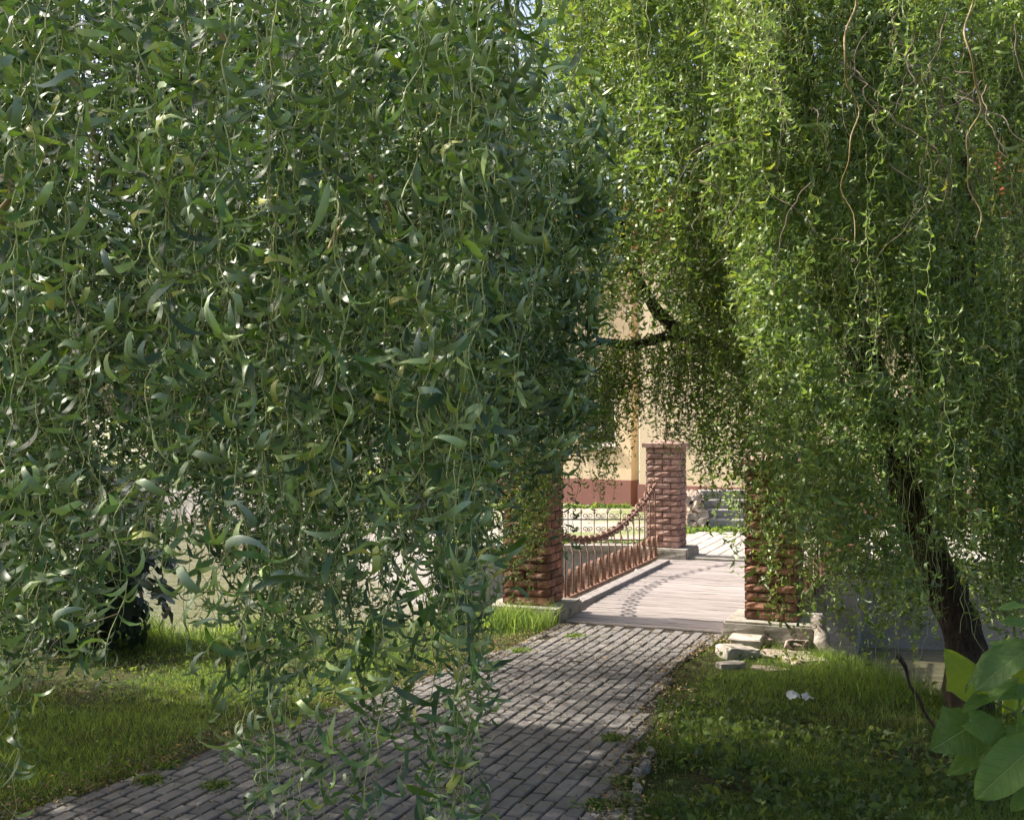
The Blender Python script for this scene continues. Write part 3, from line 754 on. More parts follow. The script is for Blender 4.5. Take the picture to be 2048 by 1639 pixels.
def gapsL(sx, sy, P):
    n = vnoise(np.stack([P[..., 0]*3.2, P[..., 1]*.5, P[..., 2]*1.5+P[..., 0]*.6], -1).reshape(-1, 3), 25).reshape(P.shape[:-1])
    return n > .30
def gapsM(sx, sy, P):
    n = vnoise(np.stack([P[..., 0]*1.6, P[..., 1]*.5, P[..., 2]*.9], -1).reshape(-1, 3), 26).reshape(P.shape[:-1])
    return n > .33
class Willow:
    def __init__(s, name, loc, label, leafm, heroes):
        s.root = empty(name, loc); tag(s.root, label, 'willow tree'); s.loc = np.array(loc, float)
        s.leafm = leafm; s.heroes = heroes; s.hero = []; s.br = []; s.VF = []; s.tw = []
    def layer(s, n, xr, dr, bottom, lod, lsc, seed, top=None, side=.16, side_len=(5, 16), ds=.03, wig=.32, grav=.22, keep=None, r0=.0022, leafp=.9, hang=None, jit=60, k=3, dfun=None, tw2=.5, D0=None, cap=10**9, clus=None, csig=18, rpt=1):
        g = np.random.default_rng(seed)
        if hang is not None: P0 = hang(n, g)
        else:
            px = g.uniform(xr[0], xr[1], n); d = g.uniform(dr[0], dr[1], n)
            if clus is not None:
                cc = np.array(clus, float) if np.ndim(clus) else g.uniform(xr[0], xr[1], int(clus)); ci = g.integers(0, len(cc), n); cd = g.uniform(dr[0], dr[1], len(cc)); px = cc[ci]+g.normal(0, csig, n); d = np.clip(cd[ci]+g.normal(0, .12, n), dr[0], dr[1])
            if dfun is not None: d = dfun(px, d, g)
            tp = -40 if top is None else np.interp(px, *np.array(top).T)*(1 if dr[1] < 5 else np.clip((d-4.6)/1.5, .2, 1)); ztop = H+(HY-tp)/F*d+g.uniform(0, .5, n)*(tp < 0)+g.uniform(-.25, .1, n)*(tp > 0)
            P0 = np.stack([(px-CX)/F*d, d, ztop], -1)
        if bottom is not None:
            bx, by = np.array(bottom).T
        zend = -9
        maxn = 150
        P = sim(P0, np.concatenate([g.normal(0, .5, (n, 2)), -np.ones((n, 1))], 1) if D0 is None else D0, maxn, ds, grav, wig, g)
        def trim(P, jitv):
            sx, sy = proj(P); lim = np.interp(sx, bx, by)+jitv[:, None]
            bad = (sy > lim) | (P[..., 2] < .12) | (P[..., 1] < 1.2)
                
            L = np.where(bad.any(1), bad.argmax(1), P.shape[1]); return L
        L = trim(P, g.normal(0, jit, n)); L = np.minimum(L, g.integers(60, maxn, n) if hang is not None else maxn)
        groups = [(P, L, r0, r0*.35, 1.0)]
        # side shoots
        for lev in (1, 2):
            Pp, Lp = groups[lev-1][0], groups[lev-1][1]
            ok = (np.arange(Pp.shape[1])[None] < Lp[:, None]-1) & (g.random(Pp.shape[:2]) < (side if lev == 1 else side*tw2)); ok[:, 0] = False
            si, ni = np.nonzero(ok)
            if not len(si): break
            q = Pp[si, ni]; dd = norm(Pp[si, ni]-Pp[si, ni-1]); d0 = norm(dd*.5+norm(g.normal(0, 1, dd.shape))*1.0+np.array([0, 0, .15]))
            m = int(side_len[1]*(1 if lev == 1 else .6)); S2 = sim(q, d0, m, ds, grav*.55, wig*1.1, g)
            L2 = np.minimum(g.integers(max(3, int(side_len[0]*(1 if lev == 1 else .6))), m+1, len(q)), trim(S2, g.normal(0, jit, len(q))))
            groups.append((S2, L2, r0*.6, r0*.25, .9 if lev == 1 else .75))
        for gi, (Pg, Lg, ra, rb, ls) in enumerate(groups):
            if gi == 2 and lod is not HI or gi == 1 and (lod is L2 or lod is LO): pass
            else: s.tw.append((Pg if lod is HI or gi == 0 and lod is M6 else Pg[:, ::2+2*(gi > 0)], Lg if lod is HI or gi == 0 and lod is M6 else -(-Lg//(2+2*(gi > 0))), ra, rb, k, gi == 0))
            ok = (np.arange(Pg.shape[1])[None] < Lg[:, None]) & (g.random(Pg.shape[:2]) < leafp); ok[:, 0] = False
            si, ni = np.nonzero(ok)
            if not len(si): continue
            if rpt > 1: si, ni = np.tile(si, rpt), np.tile(ni, rpt)
            if keep is not None:
                kk = keep(si, ni, Pg[si, ni]); si, ni = si[kk], ni[kk]
            q = Pg[si, ni]; dd = norm(q-Pg[si, ni-1]); out = norm(g.normal(0, 1, q.shape))
            dirs = norm(dd*.8+out*.72+np.array([0, 0, -.5]))
            if len(q) > cap*(.5, .38, .12)[gi]:
                pk = g.permutation(len(q))[:int(cap*(.5, .38, .12)[gi])]; print('cap', seed, gi, len(q)); si, ni, q, dirs = si[pk], ni[pk], q[pk], dirs[pk]
            sx, sy = proj(q)
            sc = lsc*g.uniform(.5, 1.15, len(q))*ls*(1-.35*(ni/np.maximum(Lg[si], 1))**3)
            R = leaf_frames(dirs, g)
            if lod is HI:
                big = sc*F/q[:, 1]*((sx > -20) & (sx < 2070) & (sy > -20) & (sy < 1660)); o = np.argsort(-big)
                s.hero.append((q, R, sc, big))
            else: s.VF.append(bake(q, R, sc, lod, g))
    def finish(s, twm, hero_me, nbr=300):
        g = np.random.default_rng(3)
        if s.hero:
            q = np.concatenate([h[0] for h in s.hero]); R = np.concatenate([h[1] for h in s.hero]); sc = np.concatenate([h[2] for h in s.hero]); big = np.concatenate([h[3] for h in s.hero])
            o = np.argsort(-big)[:300]; rest = np.ones(len(q), bool); rest[o] = False
            for i in o:
                M = Matrix(R[i].tolist()).to_4x4(); M = Matrix.Translation(Vector(q[i]-s.loc)) @ M @ Matrix.Scale(sc[i], 4)
                link('leaf', hero_me[g.integers(len(hero_me))], s.root, mat=M)
            s.VF.append(bake(q[rest], R[rest], sc[rest], M6, g))
        V, Fs, T = [], [], []; b = 0; Ft = []
        for v, f, t in s.VF: V.append(v); Fs.append(f+b); T.append(t); b += len(v)
        me = npmesh('foliage', np.concatenate(V)-s.loc, np.concatenate(Fs), s.leafm, np.concatenate(T), smooth=True)
        tag(link('foliage', me, s.root), kind='stuff')
        print('WILLOW faces', len(me.polygons))
        # twigs: nearest long ones as parts, rest joined
        cand = []
        for gi, (P, L, ra, rb, k, main) in enumerate(s.tw):
            if not main: continue
            sx, sy = proj(P[:, :40].mean(1))
            for i in range(len(P)):
                if L[i] > 14 and -100 < sx[i] < 2150: cand.append((P[i, 0, 1], gi, i))
        cand.sort(); part = {}
        for d, gi, i in cand[:nbr]: part.setdefault(gi, []).append(i)
        V, Fs = [], []; b = 0
        for gi, (P, L, ra, rb, k, main) in enumerate(s.tw):
            sel = part.get(gi, []); mask = np.ones(len(P), bool); mask[sel] = False
            for i in sel:
                v, f = tubes(P[i:i+1], L[i:i+1], ra, rb, 5)
                link('hanging_branch', npmesh('hanging_branch', v-s.loc, f, twm, smooth=True), s.root)
            mask &= L > 1
            if mask.any():
                v, f = tubes(P[mask], L[mask], ra, rb, k); V.append(v); Fs.append(f+b); b += len(v)
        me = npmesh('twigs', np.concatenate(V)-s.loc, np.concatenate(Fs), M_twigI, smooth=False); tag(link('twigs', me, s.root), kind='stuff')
        print('WILLOW twig faces', len(me.polygons))
    def limb(s, name, pts, r0, r1, k=10, sub=5, bumpy=.18, m=None, seed=0):
        P = [Vector(p) for p in pts]; out = []
        for i in range(len(P)-1):
            a, b_, c, d = P[max(i-1, 0)], P[i], P[i+1], P[min(i+2, len(P)-1)]
            for j in range(sub):
                t = j/sub; out.append(.5*((2*b_)+(-a+c)*t+(2*a-5*b_+4*c-d)*t*t+(-a+3*b_-3*c+d)*t**3))
        out.append(P[-1]); n = len(out); out = [p-Vector(s.loc) for p in out]
        mb = MB(); mb.tube(out, [r0+(r1-r0)*i/(n-1) for i in range(n)], k); me = mb.mesh(name, m or M_bark, True)
        C = np.array([v.co for v in me.vertices]); nn = vnoise(C*np.array([9, 9, 3])+seed, 5)-.5; n3 = vnoise(C*np.array([28, 28, 9])+seed, 6)-.5
        cen = np.array([out[i//k] if i//k < n else out[-1] for i in range(len(C))])
        C2 = C+(C-cen)*(nn*bumpy*3+n3*bumpy*1.5)[:, None]
        for v, c in zip(me.vertices, C2): v.co = c
        return link(name, me, s.root)

# ------------------------------------------------------------------ left willow (foreground curtain)
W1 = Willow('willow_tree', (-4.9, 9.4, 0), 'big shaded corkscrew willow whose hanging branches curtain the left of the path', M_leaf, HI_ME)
W1.limb('trunk', [(-4.9, 9.4, -.1), (-4.6, 9.2, .8), (-3.7, 8.9, 2.0), (-2.6, 8.6, 3.0), (-2.3, 8.3, 4.3), (-2.2, 7.9, 5.6)], .26, .15, 12)
W1.limb('limb', [(-2.5, 8.5, 3.4), (-2.2, 7.2, 4.6), (-1.8, 5.6, 5.0), (-1.2, 4.0, 4.7), (-.7, 3.0, 4.3)], .11, .03)
W1.limb('limb', [(-3.7, 8.9, 2.0), (-3.8, 7.5, 3.6), (-3.3, 6.0, 4.8), (-2.6, 4.2, 4.9), (-1.9, 2.9, 4.4)], .10, .03)
W1.limb('limb', [(-2.3, 8.3, 4.3), (-1.2, 7.8, 4.9), (-.3, 7.3, 5.0), (.4, 6.8, 4.8)], .09, .03)
W1.limb('limb', [(-2.6, 8.6, 3.0), (-4.5, 8.3, 4.6), (-6, 7.6, 5.6), (-7.4, 6.6, 5.8)], .10, .03)
for k, (a, b_) in enumerate([((40, 395, 2.4), (0, 360, 2.4)), ((175, 120, 3.0), (192, 390, 3.0)), ((455, 60, 2.8), (470, 110, 2.8)), ((620, 480, 3.3), (660, 640, 3.4))]):
    pass
botA = [(-600, 1500), (0, 1620), (55, 1640), (95, 1420), (150, 1300), (205, 1380), (250, 1180), (330, 1120), (390, 1350), (440, 1500), (480, 1640), (640, 1720), (670, 1560), (700, 1640), (745, 1680), (780, 1400), (830, 1700), (880, 1640), (960, 1690), (990, 1320), (1010, 1000), (1070, 800), (1120, 560), (1170, 300), (1230, 60), (1300, -60)]
botB = [(-900, 1200), (0, 1320), (150, 1230), (250, 1080), (330, 1020), (400, 1000), (440, 1100), (500, 1310), (600, 1350), (680, 1260), (760, 1180), (830, 1130), (900, 1080), (950, 1160), (1000, 930), (1080, 880), (1125, 960), (1160, 880), (1200, 620), (1260, 330), (1340, 60), (1400, -60)]
TOPL = [(-900, -40), (640, -40), (760, 40), (877, 150), (1024, 290), (1171, 390), (1300, 480)]
botC = [(-900, 1000), (0, 1100), (200, 1000), (300, 960), (380, 930), (450, 950), (520, 1260), (600, 1290), (690, 1230), (760, 1050), (820, 960), (900, 960), (960, 1060), (1050, 930), (1100, 930), (1130, 850), (1170, 500), (1250, 300), (1400, 60), (1500, -60)]
ROPE = [-200, -140, -60, 20, 40, 90, 140, 205, 250, 300, 340, 395, 430, 455, 500, 520, 560, 590, 640, 715, 735, 760, 830, 850, 860, 930, 955, 985, 1020, 1080, 1120, 1150]
W1.layer(84, (-250, 1150), (2.1, 3.2), botA, HI, .135, 11, side=.05, side_len=(5, 14), wig=.36, grav=.24, r0=.0018, leafp=.8, k=5, jit=40, cap=8000, clus=ROPE, csig=11)
W1.layer(120, (-350, 1190), (3.2, 4.6), botB, M6, .135, 12, top=[(-900, -40), (760, -40), (900, 20), (1024, 120), (1171, 240), (1300, 400)], side=.07, side_len=(5, 14), wig=.38, r0=.0026, leafp=.9, k=4, jit=60, cap=25000, clus=38, csig=18, rpt=2)
W1.layer(170, (-400, 1200), (4.6, 6.3), botB, MD, .13, 13, side=.09, side_len=(5, 14), wig=.38, r0=.0026, k=3, jit=80, cap=34000, clus=56, csig=22, top=TOPL, rpt=2)
W1.layer(240, (-300, 1180), (6.3, 8.6), botC, LO, .13, 14, side=.12, side_len=(6, 18), wig=.38, r0=.003, k=3, jit=90, ds=.036, cap=42000, tw2=.3, top=TOPL, clus=90, csig=28)
# unseen crown above and left of the frame, clumps shaped to cast shade
def crown(tree, n, box, zfun, seed, size=(.1, .16), cl=260, spread=(.5, .5, .35), keepout=None):
    g = np.random.default_rng(seed)
    C = np.stack([g.uniform(box[0], box[1], cl), g.uniform(box[2], box[3], cl), g.uniform(0, 1, cl)], -1)
    lo, hi = zfun(C[:, 0], C[:, 1]); C[:, 2] = lo+(hi-lo)*C[:, 2]
    P = C[g.integers(0, cl, n)]+g.normal(0, 1, (n, 3))*np.array(spread)
    P = P[(P[:, 2] > H+(HY+60)/F*P[:, 1]) | (CX+F*P[:, 0]/np.maximum(P[:, 1], .1) < -260) | (P[:, 1] < 1)]
    if keepout is not None: P = P[~keepout(P)]
    R = leaf_frames(norm(g.normal(0, .7, P.shape)+np.array([0, 0, -.6])), g)
    tree.VF.append(bake(P, R, g.uniform(size[0], size[1], len(P)), L2, g))
crown(W1, 19000, (-8.5, .2, 1.8, 9.4), lambda x, y: (3.3+0*x, np.clip(1.1+(2.3-x)*.9, 3.5, 7.2)), 21, (.15, .23), 190, (.42, .42, .3), keepout=lambda P: (P[:, 0] > -2.5) & (P[:, 1] < 4.4) | (P[:, 1] > 9.0) & (P[:, 0] > -2.4))
crown(W1, 16000, (-10, -4.2, 6.0, 11), lambda x, y: (1.2+0*x, 6.5+0*x), 23, (.15, .23), 170, keepout=lambda P: P[:, 1] > 8.9+.35*(-2-P[:, 0]))  # unseen side crown, added to shade the lawn around its sunny patch
W1.layer(130, (330, 1000), (9.3, 11.0), [(-900, 800), (330, 800), (450, 860), (560, 980), (760, 930), (860, 840), (950, 760)], L2, .13, 24, side=.14, side_len=(6, 18), wig=.38, r0=.003, k=3, jit=40, ds=.045, cap=26000, tw2=.3, clus=22, csig=26)
W1.finish(M_twig, HI_ME)

# ------------------------------------------------------------------ right willow
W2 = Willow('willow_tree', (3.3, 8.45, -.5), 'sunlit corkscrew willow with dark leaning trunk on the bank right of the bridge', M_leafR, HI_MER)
dT = 8.6
tr = [D(1945, 1440, 8.4), D(1930, 1330, 8.5), D(1905, 1210, 8.6), D(1855, 1120, 8.7), D(1815, 1000, 8.8), D(1785, 900, 8.9), D(1740, 760, 9.0), D(1680, 560, 9.1), D(1630, 350, 9.1), D(1600, 150, 9.2), D(1590, -100, 9.2)]
tr[0][2] = -.6
W2.limb('trunk', tr, .155, .10, 12, 5, .25)
W2.limb('limb', [D(1800, 950, 8.85), D(1740, 860, 9.1), D(1620, 790, 9.4), D(1500, 740, 9.6), D(1420, 695, 9.7), D(1350, 655, 9.8), D(1300, 600, 9.9), D(1245, 480, 10), D(1240, 330, 10)], .115, .03, 10, 5, .2, None, 3)
W2.limb('limb', [D(1362, 662, 9.75), D(1320, 676, 9.7), D(1260, 690, 9.7), D(1200, 684, 9.7), D(1150, 705, 9.6), D(1090, 745, 9.5)], .045, .018, 8, 5, .2, None, 5)
W2.limb('limb', [D(1850, 1110, 8.7), D(1890, 900, 8.6), D(1925, 620, 8.3), D(1915, 350, 8.2), D(1880, 100, 8.0), D(1860, -120, 8)], .10, .05, 10, 5, .25, None, 7)
W2.limb('limb', [D(1640, 400, 9.1), D(1580, 210, 8.8), D(1530, 60, 8.5), D(1480, -100, 8.3)], .07, .04, 8, 5, .2, None, 8)
botR1 = [(1100, -60), (1180, 60), (1250, 260), (1320, 330), (1400, 420), (1480, 620), (1540, 900), (1600, 1130), (1650, 1100), (1700, 1210), (1760, 1330), (1830, 1300), (1880, 1130), (1950, 1230), (2048, 1180), (2500, 1100)]
botR2 = [(1050, 0), (1120, 330), (1170, 520), (1230, 620), (1330, 620), (1400, 760), (1450, 930), (1490, 1080), (1560, 1210), (1625, 1230), (1660, 1100), (1700, 1260), (1760, 1350), (1830, 1280), (1870, 1130), (1950, 1250), (2048, 1250), (2600, 1200)]
botR3 = [(1000, 300), (1100, 560), (1180, 600), (1300, 640), (1380, 800), (1420, 960), (1480, 1060), (1540, 1180), (1700, 1240), (1900, 1150), (2048, 1230), (2700, 1200)]
def clumpd(lo, hi, sc_, seed):
    def f(px, d, g):
        n = vnoise(np.stack([px/sc_, d*0+3.3, d*.4], -1), seed); return lo+(hi-lo)*np.clip((n-.2)/.6+g.normal(0, .12, len(px)), 0, 1)
    return f
def gaps(sx, sy, P):
    """irregular hollows that show the dark inside of the crown"""
    n = vnoise(np.stack([P[..., 0]*1.6, P[..., 1]*.5, P[..., 2]*1.1+P[..., 0]*.6], -1).reshape(-1, 3), 15).reshape(P.shape[:-1])
    return n > .47
TRK = np.array([(1760, 830), (1790, 930), (1815, 1000), (1855, 1120), (1905, 1210), (1930, 1330)], float)
def trunkfree(a, b, P):
    sx, sy = proj(P); tx = np.interp(sy, TRK[:, 1], TRK[:, 0]); return ~((np.abs(sx-tx-8) < 36) & (sy > 900) & (sy < 1340) & (P[..., 1] < 8.9) & (vnoise(P*7, 41) < .72))
def gapsT(a, b, P): return gaps(a, b, P) & trunkfree(a, b, P)
def gaps2(a, b, P): return gapsM(a, b, P) & trunkfree(a, b, P)
W2.layer(44, (1480, 2350), (5.0, 6.3), [(1400, 0), (1560, 300), (1640, 620), (1700, 900), (1790, 620), (1850, 980), (1920, 930), (1990, 960), (2048, 820), (2500, 900)], HI, .115, 31, side=.16, side_len=(6, 16), wig=.38, r0=.0024, leafp=.9, k=4, jit=90, cap=6500, clus=18, csig=22, keep=trunkfree)
W2.layer(250, (1180, 2400), (6.2, 8.4), botR1, MD, .135, 32, side=.08, side_len=(4, 11), wig=.40, r0=.0028, k=3, jit=90, dfun=None, keep=gapsT, cap=52000, clus=list(np.random.default_rng(5).uniform(1200, 2400, 46))+[1545, 1590, 1640, 1680, 1700, 1725, 1755, 1785, 1985, 2030], csig=18, rpt=2)
W2.layer(240, (1130, 2400), (7.6, 9.6), botR2, LO, .125, 33, side=.10, side_len=(6, 18), wig=.38, r0=.003, k=3, jit=70, ds=.036, cap=46000, tw2=.3, keep=gaps2, clus=90, csig=24)
W2.layer(190, (1100, 2500), (9.6, 11.2), botR3, L2, .15, 34, side=.14, side_len=(6, 18), wig=.38, r0=.003, k=3, jit=70, ds=.045, cap=42000, tw2=.3)
W2.layer(120, (1090, 1560), (8.0, 9.8), [(1050, 250), (1120, 470), (1180, 620), (1330, 640), (1400, 700), (1480, 900), (1560, 1000)], LO, .115, 36, side=.15, side_len=(6, 18), wig=.38, r0=.003, k=3, jit=60, ds=.036, cap=22000, tw2=.3)
# strands hanging from the low limb over the bridge
LB = np.array([D(1420, 690, 9.6), D(1350, 660, 9.7), D(1260, 690, 9.7), D(1200, 684, 9.7), D(1150, 705, 9.6), D(1090, 745, 9.5), D(1030, 800, 9.4)])
def hang_limb(n, g):
    t = g.uniform(0, len(LB)-1.001, n); i = t.astype(int); f = (t-i)[:, None]; return LB[i]*(1-f)+LB[i+1]*f+g.normal(0, 1, (n, 3))*np.array([.05, .3, .05])
botL = [(900, 1150), (1000, 1160), (1060, 1150), (1100, 1010), (1140, 900), (1190, 960), (1215, 960), (1240, 850), (1300, 835), (1345, 850), (1380, 930), (1420, 990), (1480, 1020), (1560, 1000)]
W2.layer(170, None, None, botL, LO, .085, 35, side=.2, side_len=(4, 12), wig=.34, r0=.0025, k=3, jit=45, hang=hang_limb, ds=.03, cap=14000)
crown(W2, 11000, (-.2, 6.5, 7.6, 11.2), lambda x, y: (5.2+0*x, 6.8+0*x), 22, (.14, .22), 150)  # unseen crown above the frame, added to shade the rear strands
W2.finish(M_twig, HI_MER)

# dead pale twigs inside the right willow
g = np.random.default_rng(77); n = 46
px = np.concatenate([g.normal(1790, 90, 20), g.normal(1910, 40, 16), g.uniform(1380, 1600, 10)]); py = np.concatenate([g.uniform(20, 420, 20), g.uniform(20, 200, 16), g.uniform(150, 400, 10)])
P0 = np.array([D(a, b, d) for a, b, d in zip(px, py, g.uniform(5.4, 6.2, n))])
P = sim(P0, np.concatenate([g.normal(0, 1, (n, 1)), g.normal(0, .3, (n, 1)), -np.abs(g.normal(.6, .5, (n, 1)))], 1), 22, .03, .08, .35, g)
for i in range(n):
    v, f = tubes(P[i:i+1], np.array([g.integers(9, 22)]), .004, .0015, 5); link('dead_twig', npmesh('dead_twig', v-W2.loc, f, M_twigD, smooth=True), W2.root)
# thick amber branches in the left crown
for pts in ([D(128, 150, 3.2), D(165, 190, 3.2), D(182, 250, 3.2), D(195, 330, 3.2), D(190, 385, 3.2)], [D(0, 355, 2.3), D(22, 372, 2.3), D(22, 395, 2.3), D(2, 420, 2.3), D(0, 450, 2.3)], [D(436, 60, 2.9), D(452, 84, 2.9), D(466, 104, 2.9)], [D(660, 500, 3.1), D(672, 470, 3.1), D(700, 430, 3.1), D(712, 415, 3.1)], [D(735, 350, 3.3), D(770, 390, 3.3), D(782, 440, 3.3), D(790, 500, 3.3), D(815, 560, 3.3), D(800, 620, 3.3)]):
    W1.limb('amber_branch', pts, .008, .0045, 7, 4, .05, M_twigB)
for a, sd in ((1700, 1), (1945, 2)):
    pts = [D(a+14*math.sin(i*1.3+sd)+6*math.sin(i*2.9), -40+i*52, 5.2+.05*math.sin(i*1.7)) for i in range(11)]
    W2.limb('amber_branch', pts, .0055, .002, 6, 4, .05, M_twigB)
W2.limb('dark_hanging_branch', [D(1795, 1310, 6.6), D(1812, 1335, 6.6), D(1820, 1370, 6.6), D(1838, 1395, 6.6), D(1850, 1425, 6.6), D(1872, 1455, 6.6)], .012, .007, 7, 4, .3)

# ------------------------------------------------------------------ broad-leaved plant, bottom right
def heart(seed, lobes=True):
    r = np.random.default_rng(seed); V = []; Fs = []; n = 18; m = 9; ph = r.uniform(0, 6); bend = r.uniform(.12, .34)
    for j in range(n+1):
        s = j/n
        wd = .31*(max(0, 1-((s-.30)/.72)**2))**.85 if s > .30 else .31*(.5+.5*math.sin(s/.30*PI/2))
        if lobes: wd += .09*math.exp(-((s-.40)/.06)**2)
        if j == 0: wd = .20
        if j == n: wd = .003
        for i in range(m):
            u = (i-(m-1)/2)/((m-1)/2)
            y = s-.13*abs(u)**1.5*max(0, 1-s*2.2)
            V.append((u*wd*(1+.05*math.sin(9*s+ph)), y, .16*abs(u)*wd+.035*math.sin(8*s+2.5*u+ph)*abs(u)+.012*math.sin(s*36)*abs(u)-bend*s*s))
    Fs = [(j*m+i, j*m+i+1, (j+1)*m+i+1, (j+1)*m+i) for j in range(n) for i in range(m-1)]
    return np.array(V), np.array(Fs)
def veins(m):
    t = m.node_tree; b = t.nodes['Principled BSDF']; sp = N(t, 'ShaderNodeSeparateXYZ'); t.links.new(coords(t), sp.inputs[0])
    ab = N(t, 'ShaderNodeMath', operation='ABSOLUTE'); t.links.new(sp.outputs[0], ab.inputs[0])
    ma = N(t, 'ShaderNodeMath', operation='MULTIPLY_ADD'); t.links.new(ab.outputs[0], ma.inputs[0]); ma.inputs[1].default_value = -.9; t.links.new(sp.outputs[1], ma.inputs[2])
    mu = N(t, 'ShaderNodeMath', operation='MULTIPLY'); t.links.new(ma.outputs[0], mu.inputs[0]); mu.inputs[1].default_value = 46
    si = N(t, 'ShaderNodeMath', operation='SINE'); t.links.new(mu.outputs[0], si.inputs[0])
    side = ramp(t, si.outputs[0], [(.90, (0, 0, 0)), (1, (1, 1, 1))]); mid = ramp(t, ab.outputs[0], [(.006, (1, 1, 1)), (.014, (0, 0, 0))])
    mxx = N(t, 'ShaderNodeMath', operation='MAXIMUM'); t.links.new(side.outputs[0], mxx.inputs[0]); t.links.new(mid.outputs[0], mxx.inputs[1])
    n = noise(t, 7, 4, .6, coords(t)); ad = N(t, 'ShaderNodeMath', operation='SUBTRACT'); t.links.new(n.outputs[0], ad.inputs[0]); t.links.new(mxx.outputs[0], ad.inputs[1])
    old = b.inputs['Base Color'].links[0].from_socket
    c = mix(t, mxx.outputs[0], old, (.20, .30, .10)); c = mix(t, .5, c, ramp(t, n.outputs[0], [(.3, (.65, .7, .6)), (.7, (1.3, 1.25, 1.1))]).outputs[0], 'MULTIPLY')
    t.links.new(c, b.inputs['Base Color']); bump(t, b, ad.outputs[0], .6, .01)
veins(M_big)
BIGM = []
for k in range(5):
    v, f = heart(k, lobes=k % 2 == 0); me = npmesh('leaf', v, f, M_big, smooth=True)
    BIGM.append(me)
def aim(pos, tip, nrm, size, w_=1.0):
    y = (Vector(tip)-Vector(pos)).normalized(); z = Vector(nrm); x = y.cross(z).normalized(); z = x.cross(y)
    return Matrix.Translation(Vector(pos)) @ Matrix([[x.x, y.x, z.x], [x.y, y.y, z.y], [x.z, y.z, z.z]]).to_4x4() @ Matrix.Diagonal((size*w_, size, size, 1))
bp = empty('broad_leaved_plant', (1.95, 4.0, 0)); tag(bp, 'bright green plant with large soft leaves at the bottom right corner', 'plant')
LVP = [(1950, 1388, 4.02, 1900, 1308, 3.98, 62, (-.3, -.9, .3)), (2014, 1296, 3.95, 1926, 1348, 3.88, 34, (-.5, -.3, .8)), (2075, 1320, 3.95, 1988, 1276, 3.98, 66, (-.1, -.5, .9)),
    (2052, 1300, 3.90, 1955, 1362, 3.82, 62, (-.2, -.6, .8)), (2035, 1372, 4.02, 1934, 1398, 3.98, 46, (0, -.5, .9)), (1950, 1445, 4.05, 1872, 1492, 4.0, 84, (-.1, -.9, .4)),
    (1938, 1440, 3.98, 2025, 1478, 3.92, 74, (.0, -.8, .6)), (1992, 1482, 4.05, 1898, 1542, 4.05, 50, (-.1, -.8, .6)), (2062, 1496, 3.86, 1962, 1580, 3.78, 92, (-.1, -.75, .7)),
    (2085, 1470, 3.92, 1995, 1512, 3.86, 70, (0, -.6, .8)), (2034, 1385, 3.84, 2046, 1462, 3.82, 22, (.6, -.6, .4)), (2066, 1380, 3.86, 2006, 1382, 3.82, 32, (0, -.4, .9)),
    (2062, 1216, 3.95, 1997, 1206, 3.92, 22, (0, -.3, 1)), (2066, 1255, 3.95, 2010, 1234, 3.92, 34, (0, -.5, .9)), (2075, 1560, 3.9, 2030, 1612, 3.85, 44, (0, -.8, .6)),
    (2090, 1330, 4.05, 2010, 1420, 4.05, 60, (.1, -.7, .6)), (2100, 1420, 4.1, 2020, 1540, 4.1, 80, (.1, -.7, .6))]
LV = [(a_[0], a_[1], a_[2], a_[3], a_[4], a_[5], a_[7], a_[6]/math.hypot(a_[3]-a_[0], a_[4]-a_[1])/.68) for a_ in LVP]
r = random.Random(2)
for i, (ax, ay, ad, tx, ty, td, nn, wf) in enumerate(LV):
    a = D(ax, ay, ad); b_ = D(tx, ty, td); sz = np.linalg.norm(b_-a)*1.05
    L_ = link('leaf', BIGM[i % 5], bp, mat=Matrix.Translation(-Vector((1.95, 4.0, 0))) @ aim(a, b_, nn, sz, wf*1.0))
    root = np.array([1.95+r.uniform(-.1, .1), 4.0, a[2]-.25])
    MB().tube([tuple(root-np.array([1.95, 4, 0])), tuple((a+root)/2-np.array([1.95, 4, -.03])), tuple(a-np.array([1.95, 4, 0]))], [.006, .005, .004], 6).obj('stalk', M_stem, bp, True)
MB().tube([(0, 0, -.05), (.02, .02, .5), (-.02, 0, 1.0), (.02, 0, 1.5)], [.02, .017, .013, .006], 8).obj('stem', M_stem, bp, True)

# ------------------------------------------------------------------ dark broad-leaved shrub by the water, left
sh = empty('dark_shrub', (-3.75, 10.6, -.1)); tag(sh, 'dark maple-leaved shrub at the water edge behind the left curtain', 'shrub')
def lobed(seed):
    r = np.random.default_rng(seed); A = np.linspace(-PI*.83, PI*.83, 23); V = [(0, 0, 0)]
    for a in A:
        rr = .55+.28*math.cos(5*a*.98)+.1*math.cos(a); V.append((math.sin(a)*rr*.9, math.cos(a)*rr, -.25*rr*rr+r.normal(0, .03)))
    return np.array(V), np.array([(0, i, i+1) for i in range(1, len(A))])
SHM = []
for k in range(5):
    v, f = lobed(k); SHM.append(npmesh('leaf', v, f[:, [0, 2, 1]], M_dark, smooth=False))
g = np.random.default_rng(9); cnt = 0
while cnt < 290:
    u = norm(g.normal(0, 1, 3)); rr = g.uniform(.45, 1); q = u*rr*np.array([.82, .6, .85])+np.array([-.05, 0, .82])
    if q[2] < 0: continue
    M = aim(q, q+norm(u*.6+g.normal(0, .3, 3)+np.array([0, 0, -.5])), norm(u+np.array([0, -.3, .8])), g.uniform(.12, .22))
    link('leaf', SHM[g.integers(5)], sh, mat=M); cnt += 1
for k in range(9):
    a = g.uniform(0, 2*PI); rr = g.uniform(.2, .5); h = g.uniform(.9, 1.35)
    MB().tube([(0, 0, 0), (rr*.4*math.cos(a), rr*.4*math.sin(a), h*.4), (rr*math.cos(a), rr*math.sin(a), h)], [.014, .010, .004], 6).obj('stem', M_bark, sh, True)

